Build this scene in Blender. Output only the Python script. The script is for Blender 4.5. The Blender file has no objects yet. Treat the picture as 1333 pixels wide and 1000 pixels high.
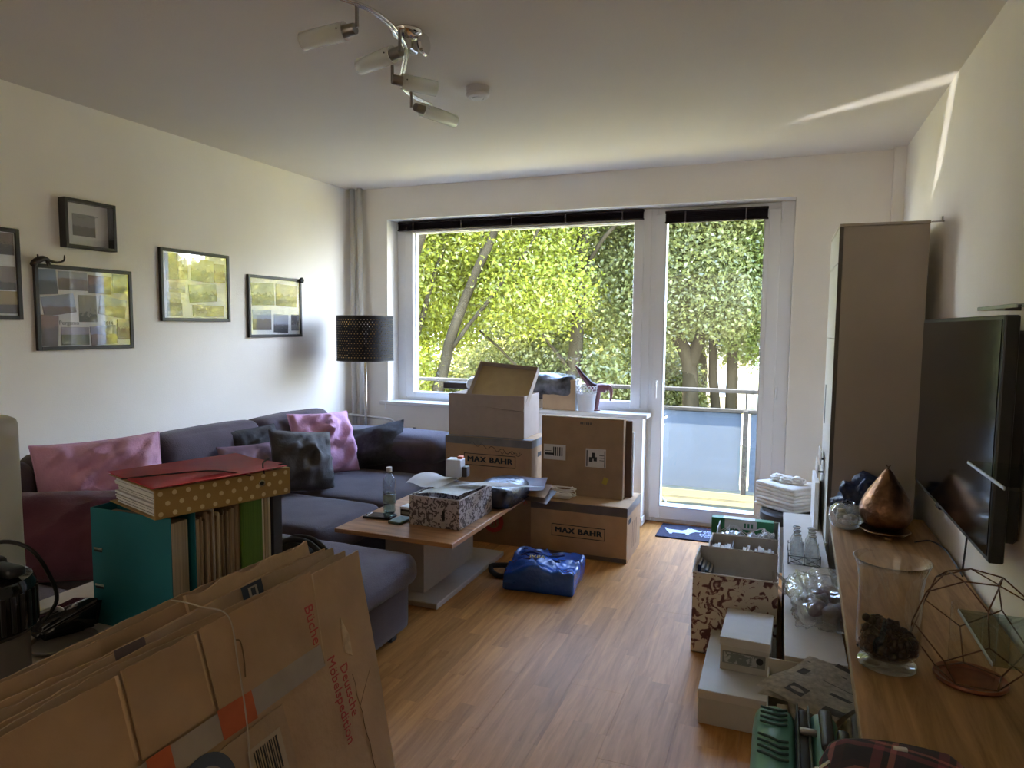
import bpy, bmesh, math, random
import numpy as np
from mathutils import Vector, Matrix, noise as mnoise
C = bpy.context.collection
PI = math.pi
random.seed(7)
rnd = random.Random(11)

# ------------------------------------------------------------------ camera
F, PITCH, YAW, ROLL = 890.98, 0.0840, 0.3737, 0.0083
fw = Vector((-math.sin(YAW)*math.cos(PITCH), math.cos(YAW)*math.cos(PITCH), -math.sin(PITCH)))
rt = Vector((math.cos(YAW), math.sin(YAW), 0)); up = rt.cross(fw)
r2 = math.cos(ROLL)*rt + math.sin(ROLL)*up
u2 = -math.sin(ROLL)*rt + math.cos(ROLL)*up
cd = bpy.data.cameras.new('camera'); cam = bpy.data.objects.new('camera', cd); C.objects.link(cam)
cd.sensor_width = 36; cd.lens = F/1333*36; cd.clip_start = .02; cd.clip_end = 300
m = Matrix((r2, u2, -fw)).transposed().to_4x4(); m.translation = (0, 0, 1.44)
cam.matrix_world = m
bpy.context.scene.camera = cam

# ------------------------------------------------------------------ world, sun, exposure
sc = bpy.context.scene
sc.view_settings.view_transform = 'Standard'; sc.view_settings.look = 'None'
sc.view_settings.gamma = 1; sc.view_settings.use_curve_mapping = False
sc.view_settings.exposure = 1.55
w = bpy.data.worlds.new('sky'); sc.world = w; w.use_nodes = True
nt = w.node_tree; nt.nodes.clear()
wo = nt.nodes.new('ShaderNodeOutputWorld'); bg = nt.nodes.new('ShaderNodeBackground')
tc = nt.nodes.new('ShaderNodeTexCoord'); sx = nt.nodes.new('ShaderNodeSeparateXYZ'); rp = nt.nodes.new('ShaderNodeValToRGB')
nt.links.new(tc.outputs['Generated'], sx.inputs[0]); nt.links.new(sx.outputs['Z'], rp.inputs[0])
nt.links.new(rp.outputs[0], bg.inputs[0]); nt.links.new(bg.outputs[0], wo.inputs[0])
rp.color_ramp.elements[0].position = 0.0; rp.color_ramp.elements[0].color = (.92, .96, 1.0, 1)
rp.color_ramp.elements[1].position = .6; rp.color_ramp.elements[1].color = (.37, .56, 1.0, 1)
bg.inputs[1].default_value = 10.5
sl = bpy.data.lights.new('sun', 'SUN'); sun = bpy.data.objects.new('sun', sl); C.objects.link(sun)
sl.energy = 42; sl.angle = .009; sl.color = (1, .90, .74)
sun.rotation_euler = Vector((.72, .10, -.68)).to_track_quat('-Z', 'Y').to_euler()
al = bpy.data.lights.new('rear_fill', 'AREA'); al.shape = 'RECTANGLE'; al.size = 1.6; al.size_y = 1.9; al.energy = 3.5; al.color = (1, .86, .68)  # fill added behind the camera to brighten near faces, no known lamp there
fill_ob = bpy.data.objects.new('rear_fill', al); C.objects.link(fill_ob); fill_ob.location = (-1.3, -1.25, 1.35); fill_ob.rotation_euler = (PI/2, 0, 0)
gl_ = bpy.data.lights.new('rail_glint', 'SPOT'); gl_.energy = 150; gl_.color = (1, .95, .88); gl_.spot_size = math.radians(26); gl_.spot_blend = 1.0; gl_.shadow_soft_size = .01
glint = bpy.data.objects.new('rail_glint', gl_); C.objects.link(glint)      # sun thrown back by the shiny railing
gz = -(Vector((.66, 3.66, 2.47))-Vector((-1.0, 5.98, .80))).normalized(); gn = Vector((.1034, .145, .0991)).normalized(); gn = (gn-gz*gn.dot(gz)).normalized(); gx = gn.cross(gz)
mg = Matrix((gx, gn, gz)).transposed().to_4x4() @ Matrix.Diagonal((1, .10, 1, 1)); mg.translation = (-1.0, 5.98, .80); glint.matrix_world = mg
sc.cycles.max_bounces = 10; sc.cycles.diffuse_bounces = 8; sc.cycles.glossy_bounces = 4
sc.cycles.transmission_bounces = 8; sc.cycles.transparent_max_bounces = 16
sc.cycles.sample_clamp_indirect = 6; sc.cycles.use_denoising = True
sc.cycles.caustics_reflective = False; sc.cycles.caustics_refractive = False

# ------------------------------------------------------------------ materials
MATS = {}
def _new(name):
    m = bpy.data.materials.new(name); m.use_nodes = True
    nt = m.node_tree; nt.nodes.clear()
    out = nt.nodes.new('ShaderNodeOutputMaterial'); b = nt.nodes.new('ShaderNodeBsdfPrincipled')
    nt.links.new(b.outputs[0], out.inputs[0]); return m, nt, b, out
def M(name, col, rough=.6, metal=0, n=None, b=None, trans=0, ior=1.45, stretch=None, spec=None, sheen=0, coat=0, alpha=1, coord='Object', rndobj=0, emit=0):
    """n=(scale, amount, detail) colour noise; b=(scale, strength) bump"""
    if name in MATS: return MATS[name]
    m, nt, p, out = _new(name)
    p.inputs['Base Color'].default_value = (*col, 1); p.inputs['Roughness'].default_value = rough
    p.inputs['Metallic'].default_value = metal; p.inputs['Transmission Weight'].default_value = trans
    p.inputs['IOR'].default_value = ior; p.inputs['Alpha'].default_value = alpha
    if spec is not None: p.inputs['Specular IOR Level'].default_value = spec
    if sheen: p.inputs['Sheen Weight'].default_value = sheen
    if coat: p.inputs['Coat Weight'].default_value = coat; p.inputs['Coat Roughness'].default_value = .1
    vec = None
    if n or b:
        t = nt.nodes.new('ShaderNodeTexCoord'); mp = nt.nodes.new('ShaderNodeMapping')
        nt.links.new(t.outputs[coord], mp.inputs[0])
        if stretch: mp.inputs['Scale'].default_value = stretch
        vec = mp.outputs[0]
    if n:
        nz = nt.nodes.new('ShaderNodeTexNoise'); nz.inputs['Scale'].default_value = n[0]; nz.inputs['Detail'].default_value = n[2] if len(n) > 2 else 5
        nt.links.new(vec, nz.inputs[0])
        mr = nt.nodes.new('ShaderNodeMapRange'); mr.inputs[1].default_value = .3; mr.inputs[2].default_value = .7
        mr.inputs[3].default_value = 1-n[1]; mr.inputs[4].default_value = 1+n[1]
        nt.links.new(nz.outputs[0], mr.inputs[0])
        mx = nt.nodes.new('ShaderNodeVectorMath'); mx.operation = 'SCALE'; mx.inputs[0].default_value = col
        val = mr.outputs[0]
        if rndobj:
            oi = nt.nodes.new('ShaderNodeObjectInfo'); m2 = nt.nodes.new('ShaderNodeMapRange')
            m2.inputs[3].default_value = 1-rndobj; m2.inputs[4].default_value = 1+rndobj
            nt.links.new(oi.outputs['Random'], m2.inputs[0])
            ml = nt.nodes.new('ShaderNodeMath'); ml.operation = 'MULTIPLY'
            nt.links.new(val, ml.inputs[0]); nt.links.new(m2.outputs[0], ml.inputs[1]); val = ml.outputs[0]
        nt.links.new(val, mx.inputs['Scale']); nt.links.new(mx.outputs[0], p.inputs['Base Color'])
    if b:
        nz = nt.nodes.new('ShaderNodeTexNoise'); nz.inputs['Scale'].default_value = b[0]; nz.inputs['Detail'].default_value = 4
        nt.links.new(vec, nz.inputs[0])
        bp = nt.nodes.new('ShaderNodeBump'); bp.inputs['Strength'].default_value = b[1]; bp.inputs['Distance'].default_value = .01
        nt.links.new(nz.outputs[0], bp.inputs['Height']); nt.links.new(bp.outputs[0], p.inputs['Normal'])
    MATS[name] = m; return m
def thin_glass(name, tint=(1, 1, 1), frost=0.0, refl=1.0):
    """a sheet of glass: it lets light through and mirrors by Fresnel; frost adds a scattering film"""
    m = bpy.data.materials.new(name); m.use_nodes = True; nt = m.node_tree; nt.nodes.clear()
    out = nt.nodes.new('ShaderNodeOutputMaterial'); tr = nt.nodes.new('ShaderNodeBsdfTransparent'); gl = nt.nodes.new('ShaderNodeBsdfGlossy')
    tr.inputs[0].default_value = (*tint, 1); gl.inputs['Roughness'].default_value = .02
    lw_ = nt.nodes.new('ShaderNodeLayerWeight'); lw_.inputs[0].default_value = .5
    pw = nt.nodes.new('ShaderNodeMath'); pw.operation = 'POWER'; pw.inputs[1].default_value = 5; nt.links.new(lw_.outputs['Facing'], pw.inputs[0])
    fr = nt.nodes.new('ShaderNodeMath'); fr.operation = 'MULTIPLY_ADD'; fr.inputs[1].default_value = .96; fr.inputs[2].default_value = .04; nt.links.new(pw.outputs[0], fr.inputs[0])
    mix = nt.nodes.new('ShaderNodeMixShader')
    ml = nt.nodes.new('ShaderNodeMath'); ml.operation = 'MULTIPLY'; ml.inputs[1].default_value = refl; ml.use_clamp = True
    nt.links.new(fr.outputs[0], ml.inputs[0]); nt.links.new(ml.outputs[0], mix.inputs[0])
    base = tr.outputs[0]
    if frost:
        tl = nt.nodes.new('ShaderNodeBsdfTranslucent'); tl.inputs[0].default_value = (*tint, 1)
        df = nt.nodes.new('ShaderNodeBsdfDiffuse'); df.inputs[0].default_value = (*tint, 1)
        a = nt.nodes.new('ShaderNodeMixShader'); a.inputs[0].default_value = .4
        nt.links.new(tl.outputs[0], a.inputs[1]); nt.links.new(df.outputs[0], a.inputs[2])
        b = nt.nodes.new('ShaderNodeMixShader'); b.inputs[0].default_value = frost
        nt.links.new(base, b.inputs[1]); nt.links.new(a.outputs[0], b.inputs[2]); base = b.outputs[0]
    nt.links.new(base, mix.inputs[1]); nt.links.new(gl.outputs[0], mix.inputs[2]); nt.links.new(mix.outputs[0], out.inputs[0])
    return m
def wood(name, c1, c2, rough=.45, axis='Y', scale=1.0, rndobj=False, strips=0, c3=None, plankw=0):
    m, nt, p, out = _new(name)
    t = nt.nodes.new('ShaderNodeTexCoord'); geo = nt.nodes.new('ShaderNodeNewGeometry')
    mp = nt.nodes.new('ShaderNodeMapping')
    s = {'Y': (14, 1.1, 14), 'X': (1.1, 14, 14), 'Z': (14, 14, 1.1)}[axis]
    mp.inputs['Scale'].default_value = [a*scale for a in s]
    src = geo.outputs['Position']
    nt.links.new(src, mp.inputs[0]); vec = mp.outputs[0]
    def rnd_shift(val, mul):
        cmb = nt.nodes.new('ShaderNodeCombineXYZ'); k = nt.nodes.new('ShaderNodeMath'); k.operation = 'MULTIPLY'; k.inputs[1].default_value = mul
        nt.links.new(val, k.inputs[0]); nt.links.new(k.outputs[0], cmb.inputs[2]); nt.links.new(k.outputs[0], cmb.inputs[1])
        ad = nt.nodes.new('ShaderNodeVectorMath'); ad.operation = 'ADD'; nt.links.new(vec, ad.inputs[0]); nt.links.new(cmb.outputs[0], ad.inputs[1]); return ad.outputs[0]
    stripv = None
    if strips:   # printed strips: cells across x with staggered lengths along y
        sp = nt.nodes.new('ShaderNodeSeparateXYZ'); nt.links.new(src, sp.inputs[0])
        def math1(op, a, b=None, v=None):
            k = nt.nodes.new('ShaderNodeMath'); k.operation = op; nt.links.new(a, k.inputs[0])
            if b is not None: nt.links.new(b, k.inputs[1])
            elif v is not None: k.inputs[1].default_value = v
            return k.outputs[0]
        xi = math1('FLOOR', math1('DIVIDE', sp.outputs['X'], v=strips))
        wn = nt.nodes.new('ShaderNodeTexWhiteNoise'); wn.noise_dimensions = '1D'; nt.links.new(xi, wn.inputs['W'])
        yo = math1('ADD', math1('DIVIDE', sp.outputs['Y'], v=.62), math1('MULTIPLY', wn.outputs['Value'], v=7.0))
        yi = math1('FLOOR', yo)
        cb = nt.nodes.new('ShaderNodeCombineXYZ'); nt.links.new(xi, cb.inputs[0]); nt.links.new(yi, cb.inputs[1])
        w2 = nt.nodes.new('ShaderNodeTexWhiteNoise'); w2.noise_dimensions = '2D'; nt.links.new(cb.outputs[0], w2.inputs['Vector'])
        stripv = w2.outputs['Value']; vec = rnd_shift(stripv, 40)
    nz = nt.nodes.new('ShaderNodeTexNoise'); nz.inputs['Scale'].default_value = 2.2; nz.inputs['Detail'].default_value = 8; nz.inputs['Roughness'].default_value = .65
    nz.inputs['Distortion'].default_value = .6; nt.links.new(vec, nz.inputs[0])
    r = nt.nodes.new('ShaderNodeValToRGB'); r.color_ramp.elements[0].position = .32; r.color_ramp.elements[1].position = .68
    r.color_ramp.elements[0].color = (*c1, 1); r.color_ramp.elements[1].color = (*c2, 1); nt.links.new(nz.outputs[0], r.inputs[0])
    col = r.outputs[0]
    if stripv or rndobj:
        if not stripv:
            oi = nt.nodes.new('ShaderNodeObjectInfo'); stripv = oi.outputs['Random']
        mr = nt.nodes.new('ShaderNodeMapRange'); mr.inputs[3].default_value = .84; mr.inputs[4].default_value = 1.12; nt.links.new(stripv, mr.inputs[0])
        sc_ = nt.nodes.new('ShaderNodeVectorMath'); sc_.operation = 'SCALE'; nt.links.new(col, sc_.inputs[0]); nt.links.new(mr.outputs[0], sc_.inputs['Scale']); col = sc_.outputs[0]
    nt.links.new(col, p.inputs['Base Color']); p.inputs['Roughness'].default_value = rough; p.inputs['Specular IOR Level'].default_value = .2
    bp = nt.nodes.new('ShaderNodeBump'); bp.inputs['Strength'].default_value = .12; bp.inputs['Distance'].default_value = .003
    nt.links.new(nz.outputs[0], bp.inputs['Height']); nt.links.new(bp.outputs[0], p.inputs['Normal'])
    MATS[name] = m; return m
def photo(name, sky, land, hz=.5, amp=.25, sc_=5, land2=None):
    """flat print of a landscape: two bands split by a noisy skyline"""
    m, nt, p, out = _new(name)
    t = nt.nodes.new('ShaderNodeTexCoord'); s = nt.nodes.new('ShaderNodeSeparateXYZ'); nt.links.new(t.outputs['Generated'], s.inputs[0])
    nz = nt.nodes.new('ShaderNodeTexNoise'); nz.inputs['Scale'].default_value = sc_; nz.inputs['Detail'].default_value = 6; nt.links.new(t.outputs['Generated'], nz.inputs[0])
    a = nt.nodes.new('ShaderNodeMath'); a.operation = 'MULTIPLY_ADD'; a.inputs[1].default_value = amp*2; nt.links.new(nz.outputs[0], a.inputs[0])
    nt.links.new(s.outputs['Z'], a.inputs[2])
    r = nt.nodes.new('ShaderNodeValToRGB'); r.color_ramp.elements[0].position = 0
    r.color_ramp.elements[0].color = (*(land2 or [c*.55 for c in land]), 1)
    r.color_ramp.elements[1].position = 1; r.color_ramp.elements[1].color = (*[min(1, c*1.1) for c in sky], 1)
    h = hz+amp
    e = r.color_ramp.elements.new(max(.02, h-.03)); e.color = (*land, 1)
    e = r.color_ramp.elements.new(min(.97, h+.03)); e.color = (*sky, 1)
    nt.links.new(a.outputs[0], r.inputs[0]); nt.links.new(r.outputs[0], p.inputs['Base Color']); p.inputs['Roughness'].default_value = .4
    MATS[name] = m; return m
def pattern(name, bgc, fgc, scale, thr, kind='NOISE', rough=.6, fg2=None):
    m, nt, p, out = _new(name)
    t = nt.nodes.new('ShaderNodeTexCoord')
    if kind == 'VORONOI':
        nz = nt.nodes.new('ShaderNodeTexVoronoi'); nz.inputs['Scale'].default_value = scale; o = nz.outputs['Distance']
    elif kind == 'DOTS':
        nz = nt.nodes.new('ShaderNodeTexVoronoi'); nz.inputs['Scale'].default_value = scale; nz.inputs['Randomness'].default_value = .12; o = nz.outputs['Distance']
    else:
        nz = nt.nodes.new('ShaderNodeTexNoise'); nz.inputs['Scale'].default_value = scale; nz.inputs['Detail'].default_value = 3; o = nz.outputs[0]
        nz.inputs['Distortion'].default_value = 1.2
    nt.links.new(t.outputs['Object'], nz.inputs[0])
    r = nt.nodes.new('ShaderNodeValToRGB'); r.color_ramp.elements[0].position = thr-.02; r.color_ramp.elements[1].position = thr+.02
    a, b = (fgc, bgc) if kind in ('VORONOI', 'DOTS') else (bgc, fgc)
    r.color_ramp.elements[0].color = (*a, 1); r.color_ramp.elements[1].color = (*b, 1)
    if fg2: e = r.color_ramp.elements.new(min(.99, thr+.07)); e.color = (*fg2, 1)
    nt.links.new(o, r.inputs[0]); nt.links.new(r.outputs[0], p.inputs['Base Color']); p.inputs['Roughness'].default_value = rough
    MATS[name] = m; return m

# ------------------------------------------------------------------ mesh helpers
def newbm(): return bmesh.new()
def quad_faces(bm, vs, idx):
    for f in idx:
        try: bm.faces.new([vs[i] for i in f])
        except ValueError: pass
def box(bm, x0, x1, y0, y1, z0, z1, bev=0, mtx=None, seg=1):
    vs = [bm.verts.new((x, y, z)) for x in (x0, x1) for y in (y0, y1) for z in (z0, z1)]
    fs = [(0, 1, 3, 2), (4, 6, 7, 5), (0, 4, 5, 1), (2, 3, 7, 6), (0, 2, 6, 4), (1, 5, 7, 3)]
    ff = [bm.faces.new([vs[i] for i in f]) for f in fs]
    geom = vs
    if bev:
        es = list({e for f in ff for e in f.edges})
        r = bmesh.ops.bevel(bm, geom=es, offset=bev, segments=seg, affect='EDGES', profile=.5)
        geom = list({v for v in r['verts']} | {v for v in vs if v.is_valid})
    if mtx is not None: bmesh.ops.transform(bm, matrix=mtx, verts=[v for v in geom if v.is_valid])
    return geom
def prism(bm, pts, z0, z1, mtx=None):
    """closed outline in xy, extruded in z"""
    n = len(pts)
    a = [bm.verts.new((p[0], p[1], z0)) for p in pts]; b = [bm.verts.new((p[0], p[1], z1)) for p in pts]
    bm.faces.new(a[::-1]); bm.faces.new(b)
    for i in range(n): bm.faces.new((a[i], a[(i+1) % n], b[(i+1) % n], b[i]))
    if mtx is not None: bmesh.ops.transform(bm, matrix=mtx, verts=a+b)
def lathe(bm, prof, seg=24, loc=(0, 0, 0), mtx=None, close=False):
    rings = []; allv = []
    for r, z in prof:
        if r < 1e-5: ring = [bm.verts.new((loc[0], loc[1], loc[2]+z))]*seg
        else: ring = [bm.verts.new((loc[0]+r*math.cos(2*PI*i/seg), loc[1]+r*math.sin(2*PI*i/seg), loc[2]+z)) for i in range(seg)]
        rings.append(ring); allv += list(set(ring))
    if close: rings.append(rings[0])
    for a, b in zip(rings, rings[1:]):
        for i in range(seg):
            q = [a[i], a[(i+1) % seg], b[(i+1) % seg], b[i]]; q2 = []
            for v in q:
                if v not in q2: q2.append(v)
            if len(q2) > 2:
                try: bm.faces.new(q2)
                except ValueError: pass
    if mtx is not None: bmesh.ops.transform(bm, matrix=mtx, verts=allv)
def tube(bm, pts, r, seg=8, cap=True):
    pts = [Vector(p) for p in pts]; n = len(pts)
    rr = r if isinstance(r, (list, tuple)) else [r]*n
    prev = None; rings = []
    for i in range(n):
        d = (pts[min(i+1, n-1)]-pts[max(i-1, 0)]).normalized()
        if prev is None:
            a = Vector((0, 0, 1)) if abs(d.z) < .9 else Vector((1, 0, 0)); nn = d.cross(a).normalized()
        else: nn = (prev-d*prev.dot(d)).normalized()
        prev = nn; bb = d.cross(nn)
        rings.append([bm.verts.new(pts[i]+rr[i]*(nn*math.cos(2*PI*k/seg)+bb*math.sin(2*PI*k/seg))) for k in range(seg)])
    for a, b in zip(rings, rings[1:]):
        for k in range(seg): bm.faces.new((a[k], a[(k+1) % seg], b[(k+1) % seg], b[k]))
    if cap: bm.faces.new(rings[0][::-1]); bm.faces.new(rings[-1])
def smooth_path(pts, k=6):
    pts = [Vector(p) for p in pts]; out = []
    for i in range(len(pts)-1):
        p0, p1, p2, p3 = pts[max(i-1, 0)], pts[i], pts[i+1], pts[min(i+2, len(pts)-1)]
        for j in range(k):
            t = j/k
            out.append(.5*((2*p1)+(p2-p0)*t+(2*p0-5*p1+4*p2-p3)*t*t+(3*p1-p0-3*p2+p3)*t**3))
    out.append(pts[-1]); return out
def ball(bm, c, r, seg=16, sc=(1, 1, 1)):
    m = Matrix.Translation(c) @ Matrix.Diagonal((*[r*s for s in sc], 1))
    bmesh.ops.create_uvsphere(bm, u_segments=seg, v_segments=max(6, seg//2), radius=1, matrix=m)
def rbox(bm, x0, x1, y0, y1, z0, z1, r=.05, n=12, puff=(0, 0, 0), wr=.0, seed=0, mtx=None):
    """soft rounded block, puffed faces and a little cloth unevenness"""
    c = Vector(((x0+x1)/2, (y0+y1)/2, (z0+z1)/2)); h = Vector(((x1-x0)/2, (y1-y0)/2, (z1-z0)/2)); r = min(r, *h)
    def den(L): 
        k = max(3, min(n, int(L/.05)))
        return k
    vmap = {}
    def P(a, b, ax, s, na, nb):
        u = [0, 0, 0]; o = [i for i in range(3) if i != ax]
        # denser sampling near the edges
        f = lambda t: math.sin((t-.5)*PI)*.5+.5
        u[ax] = s; u[o[0]] = f(a/na)*2-1; u[o[1]] = f(b/nb)*2-1
        p = Vector((u[0]*h.x, u[1]*h.y, u[2]*h.z))
        q = Vector([max(-h[i]+r, min(h[i]-r, p[i])) for i in range(3)])
        d = p-q; p = q+(d.normalized()*r if d.length > 1e-9 else d)
        g = [1-min(1, abs(u[i]))**2 for i in range(3)]
        for i in range(3):
            j, k = [q_ for q_ in range(3) if q_ != i]
            p[i] += puff[i]*g[j]*g[k]*max(-1, min(1, u[i]*1.0))
        if wr:
            nv = mnoise.noise_vector((p+c)*7+Vector((seed*3.1, 0, 0))); p += nv*wr
        p += c
        key = tuple(round(t, 5) for t in p)
        if key not in vmap: vmap[key] = bm.verts.new(p)
        return vmap[key]
    for ax in range(3):
        o = [i for i in range(3) if i != ax]
        na, nb = [max(4, min(n, int(h[i]*2/(.04 if n < 40 else .011))+2)) for i in o]
        for s in (-1, 1):
            g = [[P(a, b, ax, s, na, nb) for b in range(nb+1)] for a in range(na+1)]
            for a in range(na):
                for b in range(nb):
                    q = [g[a][b], g[a+1][b], g[a+1][b+1], g[a][b+1]]
                    if (s > 0) == (ax == 1): q = q[::-1]
                    q2 = []
                    for v in q:
                        if v not in q2: q2.append(v)
                    if len(q2) > 2:
                        try: bm.faces.new(q2)
                        except ValueError: pass
    if mtx is not None: bmesh.ops.transform(bm, matrix=mtx, verts=list(vmap.values()))
def pillow(bm, w, h, t, mtx, seed=0, wr=.012, n=26):
    """knife-edge cushion with pulled-out corners; local x width, y height, z thickness"""
    top = {}; bot = {}
    for i in range(n+1):
        for j in range(n+1):
            u = math.sin((i/n-.5)*PI); v = math.sin((j/n-.5)*PI)
            e = (max(0, 1-abs(u)**2.2)*max(0, 1-abs(v)**2.2))**.55
            x = w/2*u*(1-.055*(1-v*v)*abs(u)); y = h/2*v*(1-.055*(1-u*u)*abs(v))
            wv = (mnoise.noise(Vector((x*9+seed*5, y*5, seed)))+.6*mnoise.noise(Vector((x*22, y*14+seed*3, seed))))*wr
            # creases that radiate from the corners
            rd = (1-abs(mnoise.noise(Vector((x*5+seed*2.3, y*11-x*6, seed*1.7))))*2.2); rd = max(0, rd)**3
            r2_ = max(0, 1-abs(mnoise.noise(Vector((x*14-y*8, y*7+seed, seed*.7))))*2.4)**3
            wv += wr*(1.1*rd+.6*r2_)
            cr = .006*math.sin(14*math.atan2(v-1.2, u+1.2))*abs(u*v)
            edge = i in (0, n) or j in (0, n)
            vt = bm.verts.new((x, y, t/2*e+wv*e*1.5+cr*e)); top[i, j] = vt
            bot[i, j] = vt if edge else bm.verts.new((x, y, -t/2*e*.9+wv*.4*e))
    for i in range(n):
        for j in range(n):
            bm.faces.new((top[i, j], top[i+1, j], top[i+1, j+1], top[i, j+1]))
            try: bm.faces.new((bot[i, j], bot[i, j+1], bot[i+1, j+1], bot[i+1, j]))
            except ValueError: pass
    vs = list({*top.values(), *bot.values()}); bmesh.ops.transform(bm, matrix=mtx, verts=vs)
def crumple(bm, c, sx, sy, sz, seed=0, amp=.35, n=3, flat=True, freq=3.0):
    r = bmesh.ops.create_icosphere(bm, subdivisions=n, radius=1)
    for v in r['verts']:
        p = v.co.copy(); k = 1+amp*mnoise.noise(p*freq*.6+Vector((seed*7.3, 1, 2)))+amp*.6*abs(mnoise.noise(p*freq*1.6+Vector((3, seed, 9))))
        p = Vector((math.copysign(abs(p.x)**.8, p.x), math.copysign(abs(p.y)**.8, p.y), math.copysign(abs(p.z)**.8, p.z)))*k
        v.co = Vector((p.x*sx, p.y*sy, max(p.z, -.8)*sz if flat else p.z*sz))+Vector(c)
def orient(loc, normal, upv=(0, 0, 1)):
    z = Vector(normal).normalized(); y = Vector(upv); y = (y-z*y.dot(z)).normalized(); x = y.cross(z)
    m = Matrix((x, y, z)).transposed().to_4x4(); m.translation = loc; return m
def mk(name, bm, mat, parent=None, smooth=False, world=False, angle=None):
    """link a bmesh as one object. world=True: coordinates are world ones, moved into the root's frame"""
    if world and parent is not None:
        r = parent
        while r.parent: r = r.parent
        bmesh.ops.transform(bm, matrix=ROOTM[r.name].inverted(), verts=bm.verts)
    bmesh.ops.recalc_face_normals(bm, faces=bm.faces)
    me = bpy.data.meshes.new(name); bm.to_mesh(me); bm.free()
    if smooth:
        me.polygons.foreach_set('use_smooth', [True]*len(me.polygons))
        if angle: me.set_sharp_from_angle(angle=angle)
    o = bpy.data.objects.new(name, me); C.objects.link(o)
    if mat: me.materials.append(mat)
    if parent: o.parent = parent
    return o
ROOTM = {}
def thing(name, label, cat, loc=(0, 0, 0), rz=0, group=None):
    o = bpy.data.objects.new(name, None); C.objects.link(o); o.empty_display_size = .05
    o.location = loc; o.rotation_euler = (0, 0, rz); o['label'] = label; o['category'] = cat
    if group: o['group'] = group
    ROOTM[o.name] = Matrix.Translation(loc) @ Matrix.Rotation(rz, 4, 'Z')
    return o
def tag(o, label, cat, group=None, kind=None):
    o['label'] = label; o['category'] = cat
    if group: o['group'] = group
    if kind: o['kind'] = kind
    return o
def recentre(o, loc):
    """give a one-mesh thing its own origin"""
    o.data.transform(Matrix.Translation(-Vector(loc))); o.location = loc; return o
def struct(name, bm, mat, parent=None, smooth=False):
    o = mk(name, bm, mat, parent, smooth)
    if not parent: o['kind'] = 'structure'
    ROOTM.setdefault(o.name, Matrix()); return o
def sbox(name, a, mat, parent=None, bev=0):
    bm = newbm(); box(bm, *a, bev=bev); return struct(name, bm, mat, parent)
def pb(name, a, mat, parent, bev=0, world=True, seg=1, smooth=False):
    bm = newbm(); box(bm, *a, bev=bev, seg=seg); return mk(name, bm, mat, parent, world=world, smooth=smooth)
def text(name, s, size, mtx, mat, parent, ext=.0006, sx=1, align='CENTER', bold=0.0, space=1.0):
    cu = bpy.data.curves.new(name, 'FONT'); cu.body = s; cu.size = size; cu.extrude = ext; cu.align_x = align; cu.align_y = 'CENTER'
    cu.resolution_u = 2; cu.offset = bold; cu.space_character = space
    ob = bpy.data.objects.new('tmp', cu); C.objects.link(ob)
    dg = bpy.context.evaluated_depsgraph_get(); me = bpy.data.meshes.new_from_object(ob.evaluated_get(dg)); me.name = name
    bpy.data.objects.remove(ob); bpy.data.curves.remove(cu)
    me.transform(Matrix.Diagonal((sx, 1, 1, 1)))
    r = parent
    while r.parent: r = r.parent
    me.transform(ROOTM[r.name].inverted() @ mtx)
    me.materials.clear(); me.materials.append(mat)
    o = bpy.data.objects.new(name, me); C.objects.link(o); o.parent = parent; return o
XZ = lambda x, y, z: Matrix.Translation((x, y, z)) @ Matrix.Rotation(PI/2, 4, 'X')     # text that faces -y

# base materials
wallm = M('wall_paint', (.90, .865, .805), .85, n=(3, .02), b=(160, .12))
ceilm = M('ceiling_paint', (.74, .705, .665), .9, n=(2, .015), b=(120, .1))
white = M('white_plastic', (.80, .80, .80), .35)
white_wood = M('white_lacquer', (.78, .77, .75), .4)
chrome = M('chrome', (.75, .74, .72), .12, 1)
steel = M('brushed_steel', (.33, .31, .29), .35, 1)
black = M('black_plastic', (.012, .012, .013), .4)
blackm = M('black_metal', (.02, .018, .016), .35, .8)
darkwood = M('dark_frame_wood', (.025, .022, .02), .45)
gaprip = M('shadow_gap', (.05, .05, .05), .8)  # dark patch colour for the shade inside hand holes that are not cut
glassm = thin_glass('window_glass', (.97, .98, .98))
clearglass = thin_glass('clear_glass', (.93, .95, .95), refl=1.6)
kraft = M('brown_cardboard', (.46, .30, .17), .85, n=(9, .10, 8), b=(60, .15))
kraft2 = M('pale_cardboard', (.50, .35, .21), .85, n=(9, .10, 8), b=(60, .15))
kraft_in = M('cardboard_edge', (.40, .28, .17), .9, n=(200, .2))
tape = M('brown_tape', (.13, .105, .09), .35, n=(12, .2))
greytape = M('grey_tape', (.20, .195, .19), .4, n=(14, .15))
ink = M('black_ink', (.02, .025, .03), .6)
navy_ink = M('navy_ink', (.02, .035, .05), .6)
redink = M('red_ink', (.42, .05, .045), .6)
paper = M('white_paper', (.80, .79, .77), .8, n=(30, .03))
yellowed = M('yellowed_paper', (.42, .37, .28), .85, n=(40, .12))

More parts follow.
